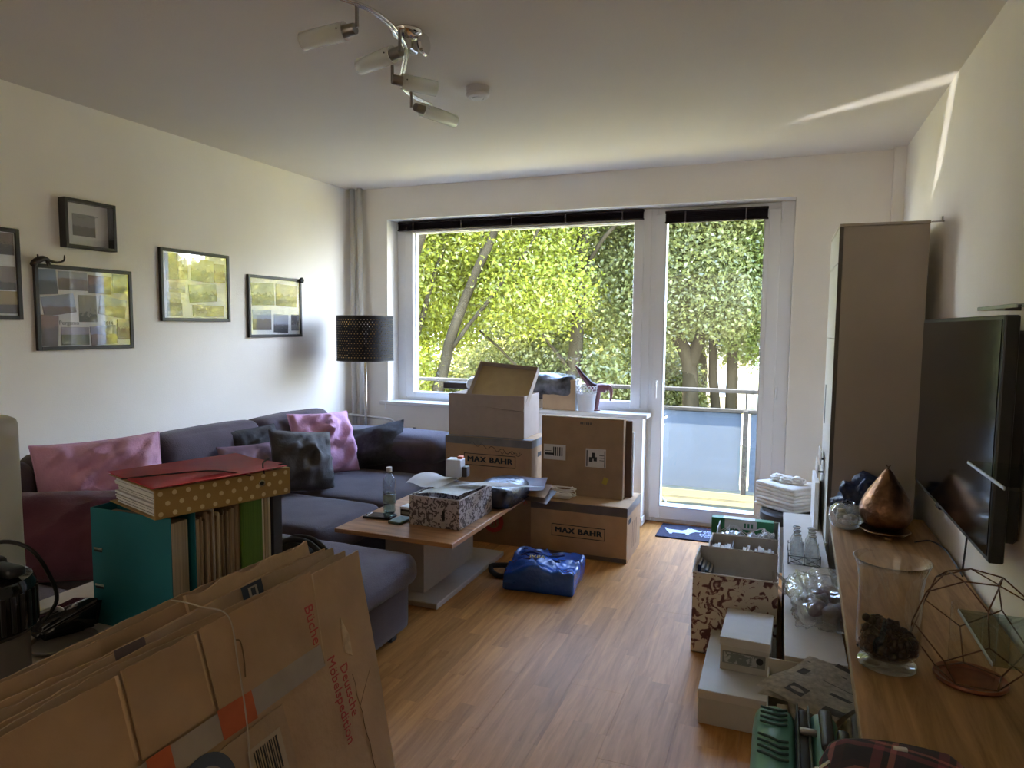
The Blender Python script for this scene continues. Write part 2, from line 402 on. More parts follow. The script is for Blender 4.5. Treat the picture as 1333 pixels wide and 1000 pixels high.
# ================================================================== ROOM
XL, XR, YB, YF, ZC = -3.37, .665, 4.89, -1.3, 2.547
sbox('wall_left', (XL-.15, XL, YF-.15, 5.25, -.1, ZC+.2), wallm)
sbox('wall_right', (XR, XR+.15, YF-.15, 5.25, -.1, ZC+.2), wallm)
sbox('wall_front', (XL, XR, YF-.15, YF, -.1, ZC+.2), wallm)
bm = newbm()
OX0, OX1, OZ = -3.021, .0555, 2.296
box(bm, XL, OX0, YB, 5.25, -.1, ZC+.2); box(bm, OX1, XR, YB, 5.25, -.1, ZC+.2)
box(bm, OX0, OX1, YB, 5.25, OZ, ZC+.2); box(bm, OX0, -.905, YB, 5.25, -.1, .785)
struct('wall_back', bm, wallm)
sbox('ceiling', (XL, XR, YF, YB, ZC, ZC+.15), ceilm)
sbox('trim_1', (.60, XR, YB-.07, YB, 0, ZC), wallm)      # boxed-in duct in the corner
floor = sbox('floor', (XL, XR, YF, 5.25, -.10, -.010), M('subfloor', (.10, .07, .05), .8))
lam = wood('oak_laminate', (.33, .140, .034), (.56, .270, .078), .50, 'Y', 1.0, strips=.073)
# laminate boards, one object each
bw, bl = .219, 1.29; cols = int((XR-XL)/bw)+1; bmesh_cache = {}
for i in range(cols):
    off = (i*.43) % bl
    y = YF-off
    while y < YB+.18:
        x0, x1 = XL+i*bw, min(XR, XL+(i+1)*bw); y0, y1 = max(YF, y), min(YB+.2, y+bl); y += bl
        if y1-y0 < .01 or x1-x0 < .01: continue
        key = (round(x1-x0, 4), round(y1-y0, 4))
        if key not in bmesh_cache:
            bm = newbm(); g = .0002
            box(bm, g, x1-x0-g, g, y1-y0-g, -.010, 0, bev=.0003); o = mk('floor_board', bm, lam, floor); bmesh_cache[key] = o
        else:
            o = bmesh_cache[key].copy(); C.objects.link(o)
        o.location = (x0, y0, 0)
skm = M('painted_skirting', (.74, .72, .69), .5)
sbox('baseboard_left', (XL, XL+.014, YF, YB, 0, .06), skm, bev=.003)
sbox('baseboard_right', (XR-.014, XR, YF, YB-.07, 0, .06), skm, bev=.003)
sbox('baseboard_back', (OX0, -.90, YB-.014, YB, 0, .06), skm, bev=.003)
sbox('baseboard_reveal', (-.905, -.893, YB-.012, 5.03, 0, .06), skm, bev=.002)
bm = newbm(); box(bm, .0555, .60, YB-.014, YB, 0, .06, bev=.003); struct('trim_2', bm, skm)

# window unit: fixed big pane, then the balcony door
YG = 5.085
bm = newbm()
def frame4(bm, x0, x1, z0, z1, t, y0, y1, tb=None, tt=None, bev=.004):
    tb = tb or t; tt = tt or t
    box(bm, x0, x0+t, y0, y1, z0, z1, bev=bev); box(bm, x1-t, x1, y0, y1, z0, z1, bev=bev)
    box(bm, x0+t, x1-t, y0, y1, z0, z0+tb, bev=bev); box(bm, x0+t, x1-t, y0, y1, z1-tt, z1, bev=bev)
wt_, wbt = 2.201, .886
frame4(bm, OX0, -.902, .785, OZ, .085, YG-.035, YG+.06, tb=.055, tt=.05)
win = struct('window_1', bm, white)
bm = newbm(); frame4(bm, OX0+.085, -.968+.012, .84, 2.246, .072, YG-.055, YG+.05, tb=.046, tt=.045); 
struct('window_sash', bm, white, win)
bm = newbm(); frame4(bm, -2.866, -.962, .882, 2.206, .008, YG-.018, YG-.005, bev=.001)
struct('glazing_bead', bm, M('rubber_seal', (.55, .55, .55), .5), win)
bm = newbm(); box(bm, -2.87, -.96, YG, YG+.004, .88, 2.205); struct('window_pane', bm, glassm, win)
bm = newbm(); box(bm, -3.085, -.868, 4.852, YG-.03, .787, .817, bev=.006, seg=2); struct('trim_3', bm, white_wood)
bm = newbm(); tube(bm, [(-3.02, 4.845, .80), (-3.02, 4.842, .755)], .005, 6); struct('sill_clip', bm, white, bpy.data.objects['trim_3'])
# door
bm = newbm(); frame4(bm, -.918, OX1-.001, .0, OZ-.001, .062, YG-.03, YG+.06, tb=.035, tt=.05)
door = struct('door_1', bm, white)
bm = newbm(); box(bm, -.034, .0545, YG-.045, YG+.05, .0, OZ, bev=.004); struct('door_jamb', bm, white, door)
bm = newbm(); frame4(bm, -.872, -.03, .03, 2.25, .078, YG-.055, YG+.045, tb=.099, tt=.05)
box(bm, -.80, -.118, YG-.054, YG+.045, .05, .128)
box(bm, -.133, -.05, YG-.05, YG+.04, .08, 2.22)
struct('door_leaf', bm, white, door)
bm = newbm(); box(bm, -.80, -.13, YG, YG+.004, .12, 2.21); struct('door_pane', bm, glassm, door)
bm = newbm(); frame4(bm, -.799, -.131, .123, 2.206, .007, YG-.058, YG-.004, bev=.001); struct('glazing_bead', bm, MATS['rubber_seal'], door)
bm = newbm(); box(bm, -.848, -.824, YG-.062, YG-.054, 1.00, 1.07, bev=.003); h = struct('door_handle', bm, white, door)
bm = newbm(); tube(bm, [(-.836, YG-.06, 1.05), (-.836, YG-.10, 1.05), (-.836, YG-.102, 1.04), (-.836, YG-.10, .93)], .009, 8); struct('lever', bm, white, h)
for z in (2.15, .95, .12):
    bm = newbm(); tube(bm, [(-.022, YG-.058, z), (-.022, YG-.058, z+.09)], .008, 8); struct('door_hinge', bm, white, door)

# folded blinds
blm = M('blackout_fabric', (.018, .010, .014), .7, n=(40, .2)); clipm = M('grey_clip', (.12, .10, .11), .5)
def blind(x0, x1, z0, z1, yf, label):
    t = thing('pleated_blind', label, 'blind', ((x0+x1)/2, yf+.02, z0))
    pb('head_rail', (x0, x1, yf, yf+.035, z1-.016, z1), blm, t, .003)
    k = 7; h = (z1-.016-z0)/k
    bm = newbm()
    for i in range(k):
        za = z0+i*h; d = .010+.002*(i % 2)
        vs = [bm.verts.new(p) for p in [(x0+.004, yf+.006, za), (x1-.004, yf+.006, za), (x1-.004, yf-d*.3, za+h/2), (x0+.004, yf-d*.3, za+h/2), (x1-.004, yf+.006, za+h), (x0+.004, yf+.006, za+h)]]
        bm.faces.new((vs[0], vs[1], vs[2], vs[3])); bm.faces.new((vs[3], vs[2], vs[4], vs[5]))
        box(bm, x0+.004, x1-.004, yf+.006, yf+.028, za+.0005, za+h-.0005)
    mk('pleats', bm, blm, t, world=True)
    pb('bottom_rail', (x0, x1, yf-.004, yf+.030, z0-.010, z0), blm, t, .002)
    n = max(2, round((x1-x0)/.42))
    for i in range(n):
        x = x0+(i+.35)*(x1-x0)/(n-.3+(.0))
        pb('clip', (x-.005, x+.005, yf-.012, yf-.004, z0-.008, z1-.008), clipm, t, .001)
blind(-2.985, -.955, 2.225, 2.288, 4.995, 'dark pleated blind folded up above the wide window')
blind(-.80, -.112, 2.187, 2.262, 4.985, 'short dark pleated blind folded up on the balcony door')

# pipes and radiator
pipem = M('painted_pipe', (.62, .60, .57), .45)
for x in (-3.315, -3.243):
    bm = newbm(); tube(bm, [(x, 4.835, 0), (x, 4.835, ZC)], .021, 14); o = mk('heating_pipe', bm, pipem, smooth=True); recentre(o, (x, 4.835, 0))
    tag(o, 'painted riser pipe beside the left wall' if x < -3.3 else 'painted riser pipe second from the left wall, behind the lamp pole', 'pipe', 'riser pipes in the corner')
t = thing('radiator', 'white ribbed radiator below the window, mostly behind the sofa arm and boxes', 'radiator', (-2.0, 4.82, .12))
pb('back_panel', (-2.70, -1.45, 4.80, 4.86, .13, .585), pipem, t, .006)
pb('top_grille', (-2.705, -1.445, 4.765, 4.865, .583, .597), pipem, t, .004)
for i in range(27):
    x = -2.675+i*.045
    pb('fin', (x, x+.028, 4.768, 4.80, .15, .575), pipem, t, .008, seg=2)
bm = newbm(); tube(bm, smooth_path([(-3.34, 4.79, .695), (-3.05, 4.79, .682), (-2.93, 4.79, .674), (-2.88, 4.79, .62), (-2.83, 4.79, .607), (-2.74, 4.80, .60)], 5), .0095, 8)
mk('supply_pipe', bm, pipem, t, True, world=True)
bm = newbm(); tube(bm, [(-2.80, 4.79, .60), (-2.735, 4.80, .595)], [.018, .024], 10); tube(bm, [(-2.775, 4.79, .60), (-2.775, 4.75, .595)], .02, 10)
mk('valve', bm, M('valve_plastic', (.5, .5, .5), .4), t, True, world=True)
bm = newbm(); tube(bm, [(-2.73, 4.795, .605), (-2.715, 4.795, .605)], .02, 10); mk('valve_knob', bm, black, t, True, world=True)

# ================================================================== EXTERIOR
deck = M('balcony_olive_floor', (.034, .029, .006), .9, n=(5, .35, 8), b=(40, .3))  # uneven dark olive tone over the whole floor
sbox('balcony_floor', (-4.2, 1.6, 5.25, 6.3, -.12, .02), deck)
frost = thin_glass('frosted_glass', (.17, .205, .245), frost=.93, refl=.5)
railm = M('galvanised_rail', (.03, .03, .028), .7, 0, spec=.1, n=(20, .2))
t = thing('balcony_railing', 'grey balcony railing with frosted glass panels outside the door', 'railing', (-1.3, 6.1, .02))
for z in (.905, .735):
    pb('rail', (-4.2, 1.6, 6.08, 6.12, z-.018, z+.018), railm, t, .006)
for x in (-3.75, -2.58, -1.42, -.255, .91):
    pb('post', (x-.022, x+.022, 6.07, 6.10, .02, .745), railm, t, .004)
    pb('spacer', (x-.006, x+.006, 6.09, 6.105, .745, .89), railm, t)
    pb('glass_panel', (x+.04, x+1.13, 6.098, 6.106, .045, .715), frost, t)
t = thing('drying_rack', 'white folding drying rack leaning on the balcony', 'rack', (-1.05, 5.7, .02))
for i, (a, b_) in enumerate([((-1.45, 5.75, .35), (-.86, 5.75, .70)), ((-1.40, 5.72, .30), (-.88, 5.72, .64)), ((-1.2, 5.7, .30), (-.83, 5.6, .02)), ((-1.45, 5.75, .35), (-1.6, 5.6, .02))]):
    bm = newbm(); tube(bm, [a, b_], .008, 6); mk('rack_bar', bm, white, t, True, world=True)
lawn = M('lawn_ground', (.20, .175, .06), .95, n=(.8, .3, 8))
sbox('ground', (-60, 50, 6.5, 90, -3.2, -3.0), lawn)
sbox('street_pavement', (-60, 50, 27, 35, -3.0, -2.97), M('pale_paving', (.22, .20, .17), .9, n=(1.5, .15, 6)))
facade = M('pale_render', (.20, .17, .11), .9, n=(2, .1)); roofm = M('red_roof', (.10, .055, .04), .8, n=(8, .2))
winm = M('dark_window', (.12, .14, .16), .2)
def house(x0, x1, y0, y1, h, lab, nw):
    t = thing('apartment_building', lab, 'building', ((x0+x1)/2, (y0+y1)/2, -3), group='buildings behind the trees')
    pb('wall', (x0, x1, y0, y1, -3, -3+h), facade, t)
    bm = newbm(); xm = (x0+x1)/2; ym = (y0+y1)/2
    vs = [bm.verts.new(p) for p in [(x0-.4, y0-.4, -3+h), (x1+.4, y0-.4, -3+h), (x1+.4, y1+.4, -3+h), (x0-.4, y1+.4, -3+h), (x0-.4, ym, -3+h+2.2), (x1+.4, ym, -3+h+2.2)]]
    quad_faces(bm, vs, [(0, 1, 5, 4), (2, 3, 4, 5), (0, 4, 3), (1, 2, 5), (3, 2, 1, 0)]); mk('roof', bm, roofm, t, world=True)
    for r_ in range(int(h/2.7)):
        for i in range(nw):
            x = x0+(i+.5)*(x1-x0)/nw; z = -2.2+r_*2.7
            f = pb('window_frame', (x-.7, x+.7, y0-.05, y0+.02, z, z+1.4), white, t)
            mk_ = pb('pane', (x-.6, x+.6, y0-.06, y0-.04, z+.1, z+1.3), winm, f)
house(-14, -1.5, 38, 47, 5.5, 'pale two-storey building low behind the left tree trunks', 5)
house(3, 16, 40, 50, 5.6, 'pale two-storey building behind the right trees', 5)

# trees: every tree has its own trunk with boughs and its own foliage
def leafmat(name, col, tcol):
    m, nt, p, out = _new(name)
    oi = nt.nodes.new('ShaderNodeNewGeometry'); mr = nt.nodes.new('ShaderNodeMapRange'); mr.inputs[3].default_value = .55; mr.inputs[4].default_value = 1.5
    nt.links.new(oi.outputs['Random Per Island'], mr.inputs[0])
    def sc(c):
        v = nt.nodes.new('ShaderNodeVectorMath'); v.operation = 'SCALE'; v.inputs[0].default_value = c; nt.links.new(mr.outputs[0], v.inputs['Scale']); return v.outputs[0]
    d = nt.nodes.new('ShaderNodeBsdfDiffuse'); t = nt.nodes.new('ShaderNodeBsdfTranslucent'); g = nt.nodes.new('ShaderNodeBsdfGlossy'); g.inputs['Roughness'].default_value = .35
    nt.links.new(sc(col), d.inputs[0]); nt.links.new(sc(tcol), t.inputs[0])
    a = nt.nodes.new('ShaderNodeMixShader'); a.inputs[0].default_value = .5; nt.links.new(d.outputs[0], a.inputs[1]); nt.links.new(t.outputs[0], a.inputs[2])
    b = nt.nodes.new('ShaderNodeMixShader'); b.inputs[0].default_value = .03; nt.links.new(a.outputs[0], b.inputs[1]); nt.links.new(g.outputs[0], b.inputs[2])
    nt.links.new(b.outputs[0], out.inputs[0]); return m
leafA = leafmat('yellow_green_leaf', (.135, .155, .020), (.26, .28, .025))
leafB = leafmat('grey_green_leaf', (.115, .130, .045), (.175, .190, .055))
leafR = leafmat('sun_painted_leaf', (.32, .30, .05), (.42, .40, .05))  # leaf colour raised to imitate strong sun and brighten the left wall
leafC = leafmat('mid_green_leaf', (.095, .125, .032), (.17, .20, .040))
barkm = M('tree_bark', (.022, .019, .012), .9, spec=0, n=(6, .35, 6), b=(20, .6), stretch=(1, 1, .3))
def leaves(blobs, n, size, mat, parent, seed, root):
    r = np.random.RandomState(seed)
    vol = np.array([b[3]*b[4]*b[5] for b in blobs]); pr = vol/vol.sum()
    k = r.choice(len(blobs), n, p=pr); B = np.array(blobs)[k]
    d = r.normal(size=(n, 3)); d /= np.linalg.norm(d, axis=1)[:, None]
    rad = r.uniform(.15, 1, n)**.45
    P = B[:, :3]+d*rad[:, None]*B[:, 3:6]
    # twig clusters
    cl = r.normal(size=(n//30+1, 3))*.12; P += cl[r.randint(0, len(cl), n)]
    nrm = r.normal(size=(n, 3))+np.array([0, -.2, .9]); nrm /= np.linalg.norm(nrm, axis=1)[:, None]
    a = np.cross(nrm, r.normal(size=(n, 3))); a /= np.linalg.norm(a, axis=1)[:, None]; b = np.cross(nrm, a)
    s = (size*r.uniform(.6, 1.35, n))[:, None]
    V = np.empty((n, 4, 3)); V[:, 0] = P-a*s; V[:, 1] = P+b*s*.5+nrm*s*.12; V[:, 2] = P+a*s; V[:, 3] = P-b*s*.5+nrm*s*.12
    V -= np.array(root)
    me = bpy.data.meshes.new('foliage'); me.vertices.add(n*4); me.vertices.foreach_set('co', V.astype(np.float32).ravel())
    me.loops.add(n*4); me.loops.foreach_set('vertex_index', np.arange(n*4, dtype=np.int32))
    me.polygons.add(n); me.polygons.foreach_set('loop_start', np.arange(0, n*4, 4, dtype=np.int32))
    me.update(calc_edges=True); me.materials.append(mat)
    o = bpy.data.objects.new('foliage', me); C.objects.link(o); o.parent = parent; o['kind'] = 'stuff'; return o
def tree(label, base, boughs, blobs, n, size, mat, seed, group='trees outside the window'):
    t = thing('tree', label, 'tree', base, group=group)
    bm = newbm()
    for pts, r0, r1 in boughs:
        sp = smooth_path(pts, 5); k = len(sp)
        sp = [p+Vector(mnoise.noise_vector(p*1.3))*.06 for p in sp]
        tube(bm, sp, [r0+(r1-r0)*i/(k-1) for i in range(k)], 9)
    mk('trunk', bm, barkm, t, True, world=True)
    leaves(blobs, n, size, mat, t, seed, base)
# leaning trunk seen left of the middle of the window
tree('slender tree leaning to the right, seen left of the window middle', (-7.3, 13, -3),
     [([(-7.3, 13, -3), (-7.0, 13, -1), (-6.62, 13, .8), (-6.1, 13.1, 2.2), (-5.5, 13.2, 3.6), (-5.1, 13.4, 5.6)], .16, .06), ([(-6.45, 13, 1.0), (-5.7, 13.2, 2.0), (-4.9, 13.4, 3.1), (-4.3, 13.5, 4.4)], .05, .02),
      ([(-5.9, 13.1, 2.5), (-5.9, 13.4, 3.4), (-5.7, 13.8, 4.6)], .035, .015)],
     [(-6.2, 14.2, 3.6, 2.4, 1.3, 1.6), (-5.0, 13.8, 2.2, 1.5, 1.0, 1.0), (-7.2, 14, 2.0, 1.3, 1.0, 1.1), (-5.4, 14, 5.6, 2.4, 1.6, 1.5)], 60000, .050, leafA, 1)
tree('tree at the left window edge with a thick pale trunk', (-8.2, 12.2, -3),
     [([(-7.5, 12.0, -3), (-7.5, 12.1, 0), (-7.25, 12.2, 1.6), (-7.0, 12.2, 2.6), (-6.2, 12.2, 4.6)], .14, .09), ([(-7.8, 13, -1), (-7.4, 13, .8), (-6.95, 13, 2.2), (-6.7, 13.2, 3.3)], .10, .03)],
     [(-8.2, 13.2, 3.0, 1.8, 1.4, 2.0), (-7.7, 12.9, .6, 1.0, .9, .9), (-7.6, 13.2, 5.0, 2.4, 1.6, 1.6)], 50000, .050, leafA, 2)
tree('tall dark-trunked tree in the right half of the wide window', (-4.75, 16, -3),
     [([(-4.45, 14.8, -3), (-4.4, 14.8, -1), (-4.3, 14.8, 1), (-4.2, 14.8, 3), (-4.0, 15, 6)], .20, .11), ([(-4.25, 14.8, 2.4), (-3.6, 14.6, 3.4), (-2.8, 14.4, 4.1)], .06, .03), ([(-4.3, 14.8, .3), (-5.2, 14.6, 1.6), (-5.9, 14.6, 2.6)], .05, .02), ([(-4.35, 14.8, -.4), (-5.5, 14.5, .5), (-6.5, 14.4, 1.4)], .045, .02)],
     [(-4.6, 17.3, 3.4, 2.2, 1.1, 1.4), (-3.3, 16.0, 2.0, 1.2, .9, 1.3), (-5.9, 16.4, 1.4, 1.4, 1.0, 1.1), (-4.4, 15.3, .3, 1.3, .7, .8), (-4.4, 16, 5.8, 3.2, 1.6, 1.8)], 90000, .055, leafB, 3)
tree('forked tree standing in the left half of the balcony door view', (-2.05, 17, -3),
     [([(-2.05, 17, -3), (-2.0, 17, -1), (-2.08, 17, .6), (-2.55, 17, 1.8), (-3.0, 17, 3.4)], .27, .08), ([(-2.04, 17, .5), (-1.75, 17, 1.4), (-1.5, 17, 2.8), (-1.4, 17, 4.5)], .16, .06), ([(-2.4, 16.6, 2.9), (-1.6, 16.2, 3.6), (-.8, 16, 4.2)], .07, .03)],
     [(-2.3, 16.2, 3.0, 1.5, .9, 1.3), (-1.5, 16.2, 2.0, 1.3, .8, .8), (-2.7, 16.3, 1.9, .8, .8, .8), (-2.0, 16.5, 5.0, 2.6, 1.6, 1.5)], 62000, .055, leafB, 4)
tree('tree with two close stems in the right half of the balcony door view', (-1.3, 18, -3),
     [([(-1.5, 18, -3), (-1.5, 18, -.6), (-1.62, 18, 1.0), (-1.8, 18, 2.6)], .15, .07), ([(-1.1, 18, -3), (-1.12, 18, -.6), (-1.1, 18, 1.2), (-.9, 18, 3.0), (-.5, 18, 5)], .17, .08)],
     [(-.7, 17.2, 2.8, 1.5, .9, 1.5), (.2, 17.4, 2.4, 1.2, .9, 1.4), (-.5, 17.3, 1.2, .9, .7, .5), (.5, 17.5, .9, .9, .8, .9), (-.4, 17.6, 5.0, 2.6, 1.4, 1.5)], 62000, .055, leafC, 5)
for i, (x, y, mt, lab) in enumerate([(-9.2, 14.6, leafA, 'bushy young tree low at the left window edge'), (-6.3, 15.4, leafB, 'bushy young tree below the leaning trunk'), (-3.7, 18.6, leafB, 'bushy young tree between the window and door views')]):
    tree(lab, (x, y, -3), [([(x, y, -3), (x, y, -1.4), (x+.1, y, .2)], .07, .03)], [(x, y, -.2, 1.9, 1.0, 1.25), (x+.9, y-.2, -.9, 1.3, .8, 1.0)], 40000, .05, mt, 60+i)
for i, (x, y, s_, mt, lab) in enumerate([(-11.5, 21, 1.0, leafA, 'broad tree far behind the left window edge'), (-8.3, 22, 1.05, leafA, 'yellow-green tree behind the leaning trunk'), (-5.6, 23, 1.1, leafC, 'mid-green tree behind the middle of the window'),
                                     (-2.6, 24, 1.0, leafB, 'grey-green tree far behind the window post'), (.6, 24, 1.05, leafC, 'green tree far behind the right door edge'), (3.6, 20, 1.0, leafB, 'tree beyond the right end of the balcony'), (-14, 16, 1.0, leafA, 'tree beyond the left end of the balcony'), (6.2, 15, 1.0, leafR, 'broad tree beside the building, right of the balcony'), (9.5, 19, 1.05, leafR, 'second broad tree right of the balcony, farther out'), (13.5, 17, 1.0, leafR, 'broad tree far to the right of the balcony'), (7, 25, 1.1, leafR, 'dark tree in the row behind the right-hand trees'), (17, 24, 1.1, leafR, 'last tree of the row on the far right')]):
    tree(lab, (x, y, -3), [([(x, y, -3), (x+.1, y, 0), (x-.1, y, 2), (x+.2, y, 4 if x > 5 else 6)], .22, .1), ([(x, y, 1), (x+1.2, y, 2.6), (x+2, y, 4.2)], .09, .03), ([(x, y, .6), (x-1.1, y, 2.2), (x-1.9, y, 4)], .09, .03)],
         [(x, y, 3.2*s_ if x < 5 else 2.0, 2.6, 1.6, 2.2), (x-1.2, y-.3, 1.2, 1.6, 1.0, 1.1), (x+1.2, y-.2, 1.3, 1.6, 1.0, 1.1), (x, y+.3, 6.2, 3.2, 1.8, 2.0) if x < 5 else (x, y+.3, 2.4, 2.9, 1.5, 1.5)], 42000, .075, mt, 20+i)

# ================================================================== LEFT WALL PICTURES
pglass = thin_glass('picture_glass', (.98, .98, .98), refl=1.7)
mount = M('picture_mount', (.90, .90, .89), .8)
PH = {k: photo(k, [c_*.75 for c_ in v[0]], [c_*.6 for c_ in v[1]], *v[2:]) for k, v in dict(
    p_harbour=((.22, .32, .50), (.05, .09, .17), .55, .08, 9), p_desert=((.45, .47, .52), (.20, .11, .07), .62, .12, 6), p_brown=((.30, .15, .10), (.13, .06, .04), .5, .4, 12),
    p_blue=((.30, .44, .52), (.35, .42, .40), .4, .15, 8), p_ridge=((.32, .38, .58), (.20, .11, .10), .42, .12, 5), p_palms=((.38, .36, .26), (.06, .07, .03), .30, .55, 7),
    p_coast=((.45, .52, .66), (.26, .20, .17), .55, .10, 5), p_red=((.24, .11, .08), (.12, .05, .05), .6, .3, 9), p_meadow=((.40, .36, .48), (.12, .16, .07), .6, .18, 14),
    p_canyon=((.32, .34, .55), (.24, .11, .08), .55, .12, 5), p_flower=((.50, .42, .20), (.32, .16, .07), .6, .4, 11), p_stone=((.24, .17, .12), (.12, .08, .06), .5, .5, 15),
    p_dusk=((.30, .24, .20), (.05, .035, .03), .33, .1, 4), p_sunset=((.55, .40, .16), (.07, .05, .05), .40, .06, 3), p_gray=((.36, .36, .37), (.14, .13, .13), .45, .15, 6),
    p_tower=((.10, .09, .09), (.20, .18, .17), .5, .4, 10), p_field=((.55, .50, .30), (.24, .24, .12), .5, .3, 9), p_crowd=((.42, .46, .55), (.12, .12, .14), .45, .25, 18), p_dark=((.06, .06, .07), (.35, .35, .38), .4, .35, 7),
    p_green=((.42, .46, .30), (.16, .20, .08), .5, .4, 9), p_snow=((.60, .60, .62), (.32, .32, .34), .4, .2, 6)).items()}
def picture(y0, y1, z0, z1, depth, fwid, label, photos, group, tilt=0, mat=darkwood, deepmount=False, writing=(), scrawl=False):
    W, H = y1-y0, z1-z0; t = thing('framed_picture', label, 'picture', (XL, (y0+y1)/2, z0), group=group)
    bm = newbm(); x0, x1 = XL+.001, XL+depth
    box(bm, x0, x1, y0, y0+fwid, z0, z1, bev=.0015); box(bm, x0, x1, y1-fwid, y1, z0, z1, bev=.0015)
    box(bm, x0, x1, y0+fwid, y1-fwid, z0, z0+fwid, bev=.0015); box(bm, x0, x1, y0+fwid, y1-fwid, z1-fwid, z1, bev=.0015)
    mk('frame', bm, mat, t, world=True)
    xm = XL+(.004 if deepmount else depth-.010)
    pb('mount_board', (xm-.002, xm, y0+fwid, y1-fwid, z0+fwid, z1-fwid), mount, t)
    iw, ih = W-2*fwid, H-2*fwid
    for i, (u, v, a, b, rot, mt) in enumerate(photos):
        cy, cz = y0+fwid+u*iw, z0+fwid+v*ih
        bm = newbm(); box(bm, -.0002, .0004+.00035*i, -a*iw/2, a*iw/2, -b*ih/2, b*ih/2)
        bmesh.ops.transform(bm, matrix=Matrix.Translation((xm+.0004, cy, cz)) @ Matrix.Rotation(math.radians(rot), 4, 'X'), verts=bm.verts)
        mk('photograph', bm, PH[mt], t, world=True)
    for s, u, v, sz in writing:
        mt = Matrix.Translation((xm+.0012, y0+fwid+u*iw, z0+fwid+v*ih)) @ Matrix.Rotation(PI/2, 4, 'Z') @ Matrix.Rotation(PI/2, 4, 'X')
        text('handwriting', s, sz, mt, ink, t, .0002)
    if scrawl:
        for a_, b_ in ((.30, .68), (.56, .73)):
            bm = newbm(); tube(bm, smooth_path([(xm+.0013, y0+fwid+(a_+.03*k)*iw, z0+fwid+(b_+.018*math.sin(k*2.2))*ih) for k in range(8)], 3), .0009, 4); mk('handwriting', bm, ink, t, world=True)
    xg = XL+depth-.006 if not deepmount else XL+depth-.004
    pb('pane', (xg, xg+.0015, y0+fwid-.002, y1-fwid+.002, z0+fwid-.002, z1-fwid+.002), pglass, t)
    return t
G = 'photo frames on the left wall'
picture(1.66, 2.19, 1.452, 1.875, .020, .019, 'photo collage frame cut off by the left edge of the photo', [(.86, .86, .26, .26, 0, 'p_stone'), (.86, .45, .26, .28, 0, 'p_dusk'), (.87, .16, .26, .27, 0, 'p_sunset'), (.5, .6, .38, .5, 0, 'p_red'), (.25, .4, .3, .6, 0, 'p_coast')], G)
picture(2.395, 2.676, 1.817, 2.062, .050, .016, 'small deep black box frame with one grey landscape photo, highest on the wall', [(.46, .50, .50, .52, 0, 'p_gray')], G, deepmount=True, scrawl=True)
picture(2.252, 2.782, 1.303, 1.724, .020, .019, 'dark framed collage of holiday photos with a small animal figure on its corner',
        [(.09, .83, .20, .32, 4, 'p_harbour'), (.36, .86, .31, .24, 0, 'p_desert'), (.66, .83, .26, .24, -2, 'p_brown'), (.90, .86, .18, .26, 0, 'p_blue'), (.20, .54, .34, .25, 9, 'p_ridge'), (.51, .50, .20, .36, 0, 'p_palms'),
         (.80, .53, .32, .26, -9, 'p_coast'), (.09, .20, .18, .40, -4, 'p_red'), (.36, .13, .30, .24, 0, 'p_meadow'), (.68, .14, .30, .26, 4, 'p_canyon'), (.92, .22, .15, .28, 0, 'p_flower')], G, writing=[('Pergamo', .30, .305, .030), ('2014', .74, .305, .028)])
picture(2.972, 3.504, 1.455, 1.880, .022, .019, 'grey framed photo collage mirroring the trees, between two other frames', [(.13, .78, .18, .40, 3, 'p_tower'), (.30, .78, .14, .38, 0, 'p_snow'), (.20, .47, .24, .16, 0, 'p_snow'), (.16, .13, .22, .20, 0, 'p_dark'), (.15, .31, .20, .16, 0, 'p_snow'),
         (.60, .76, .36, .36, -3, 'p_field'), (.88, .74, .18, .30, 0, 'p_flower'), (.60, .40, .44, .28, 4, 'p_green'), (.68, .12, .50, .18, 0, 'p_stone')], G, writing=[('S', .30, .88, .03), ('A', .30, .80, .03), ('N', .30, .72, .03), ('O', .30, .64, .03)])
picture(3.672, 4.221, 1.350, 1.776, .022, .019, 'silvery framed photo collage nearest the corner, with a black knob on its top', [(.60, .20, .30, .34, -3, 'p_crowd'), (.90, .22, .17, .30, 0, 'p_dark'), (.25, .72, .44, .40, 2, 'p_green'), (.72, .72, .44, .40, -2, 'p_field'), (.22, .26, .36, .36, 0, 'p_coast')], G)
# small animal figure on a frame corner
bm = newbm(); brz = M('dark_bronze', (.045, .035, .03), .4, .6)
t = thing('animal_figurine', 'tiny dark long-tailed animal figurine climbing the corner of a collage frame', 'figurine', (-3.342, 2.26, 1.725))
X = -3.335
tube(bm, smooth_path([(X, 2.228, 1.715), (X, 2.25, 1.732), (X, 2.285, 1.748), (X, 2.315, 1.742)], 4), [.006, .010, .013, .015, .016, .016, .016, .015, .014, .013, .011, .009, .007], 8)
ball(bm, (X+.003, 2.236, 1.718), .014, 10, (1, 1.2, .9)); mk('body', bm, brz, t, True, world=True)
bm = newbm(); tube(bm, smooth_path([(X, 2.31, 1.742), (X+.004, 2.35, 1.735), (X+.004, 2.385, 1.748), (X, 2.392, 1.775)], 4), [.008, .007, .007, .006, .006, .006, .005, .005, .005, .004, .004, .003, .002], 6); mk('tail', bm, brz, t, True, world=True)
for a, b_ in [((X, 2.25, 1.728), (X+.012, 2.232, 1.69)), ((X, 2.262, 1.735), (X-.004, 2.262, 1.765)), ((X, 2.30, 1.742), (X+.012, 2.30, 1.71)), ((X, 2.305, 1.745), (X-.01, 2.325, 1.722))]:
    bm = newbm(); tube(bm, [a, ((a[0]+b_[0])/2+.006, (a[1]+b_[1])/2-.004, (a[2]+b_[2])/2), b_], [.006, .005, .004], 6); mk('leg', bm, brz, t, True, world=True)
bm = newbm(); ball(bm, (-3.342, 4.205, 1.768), .016, 12)
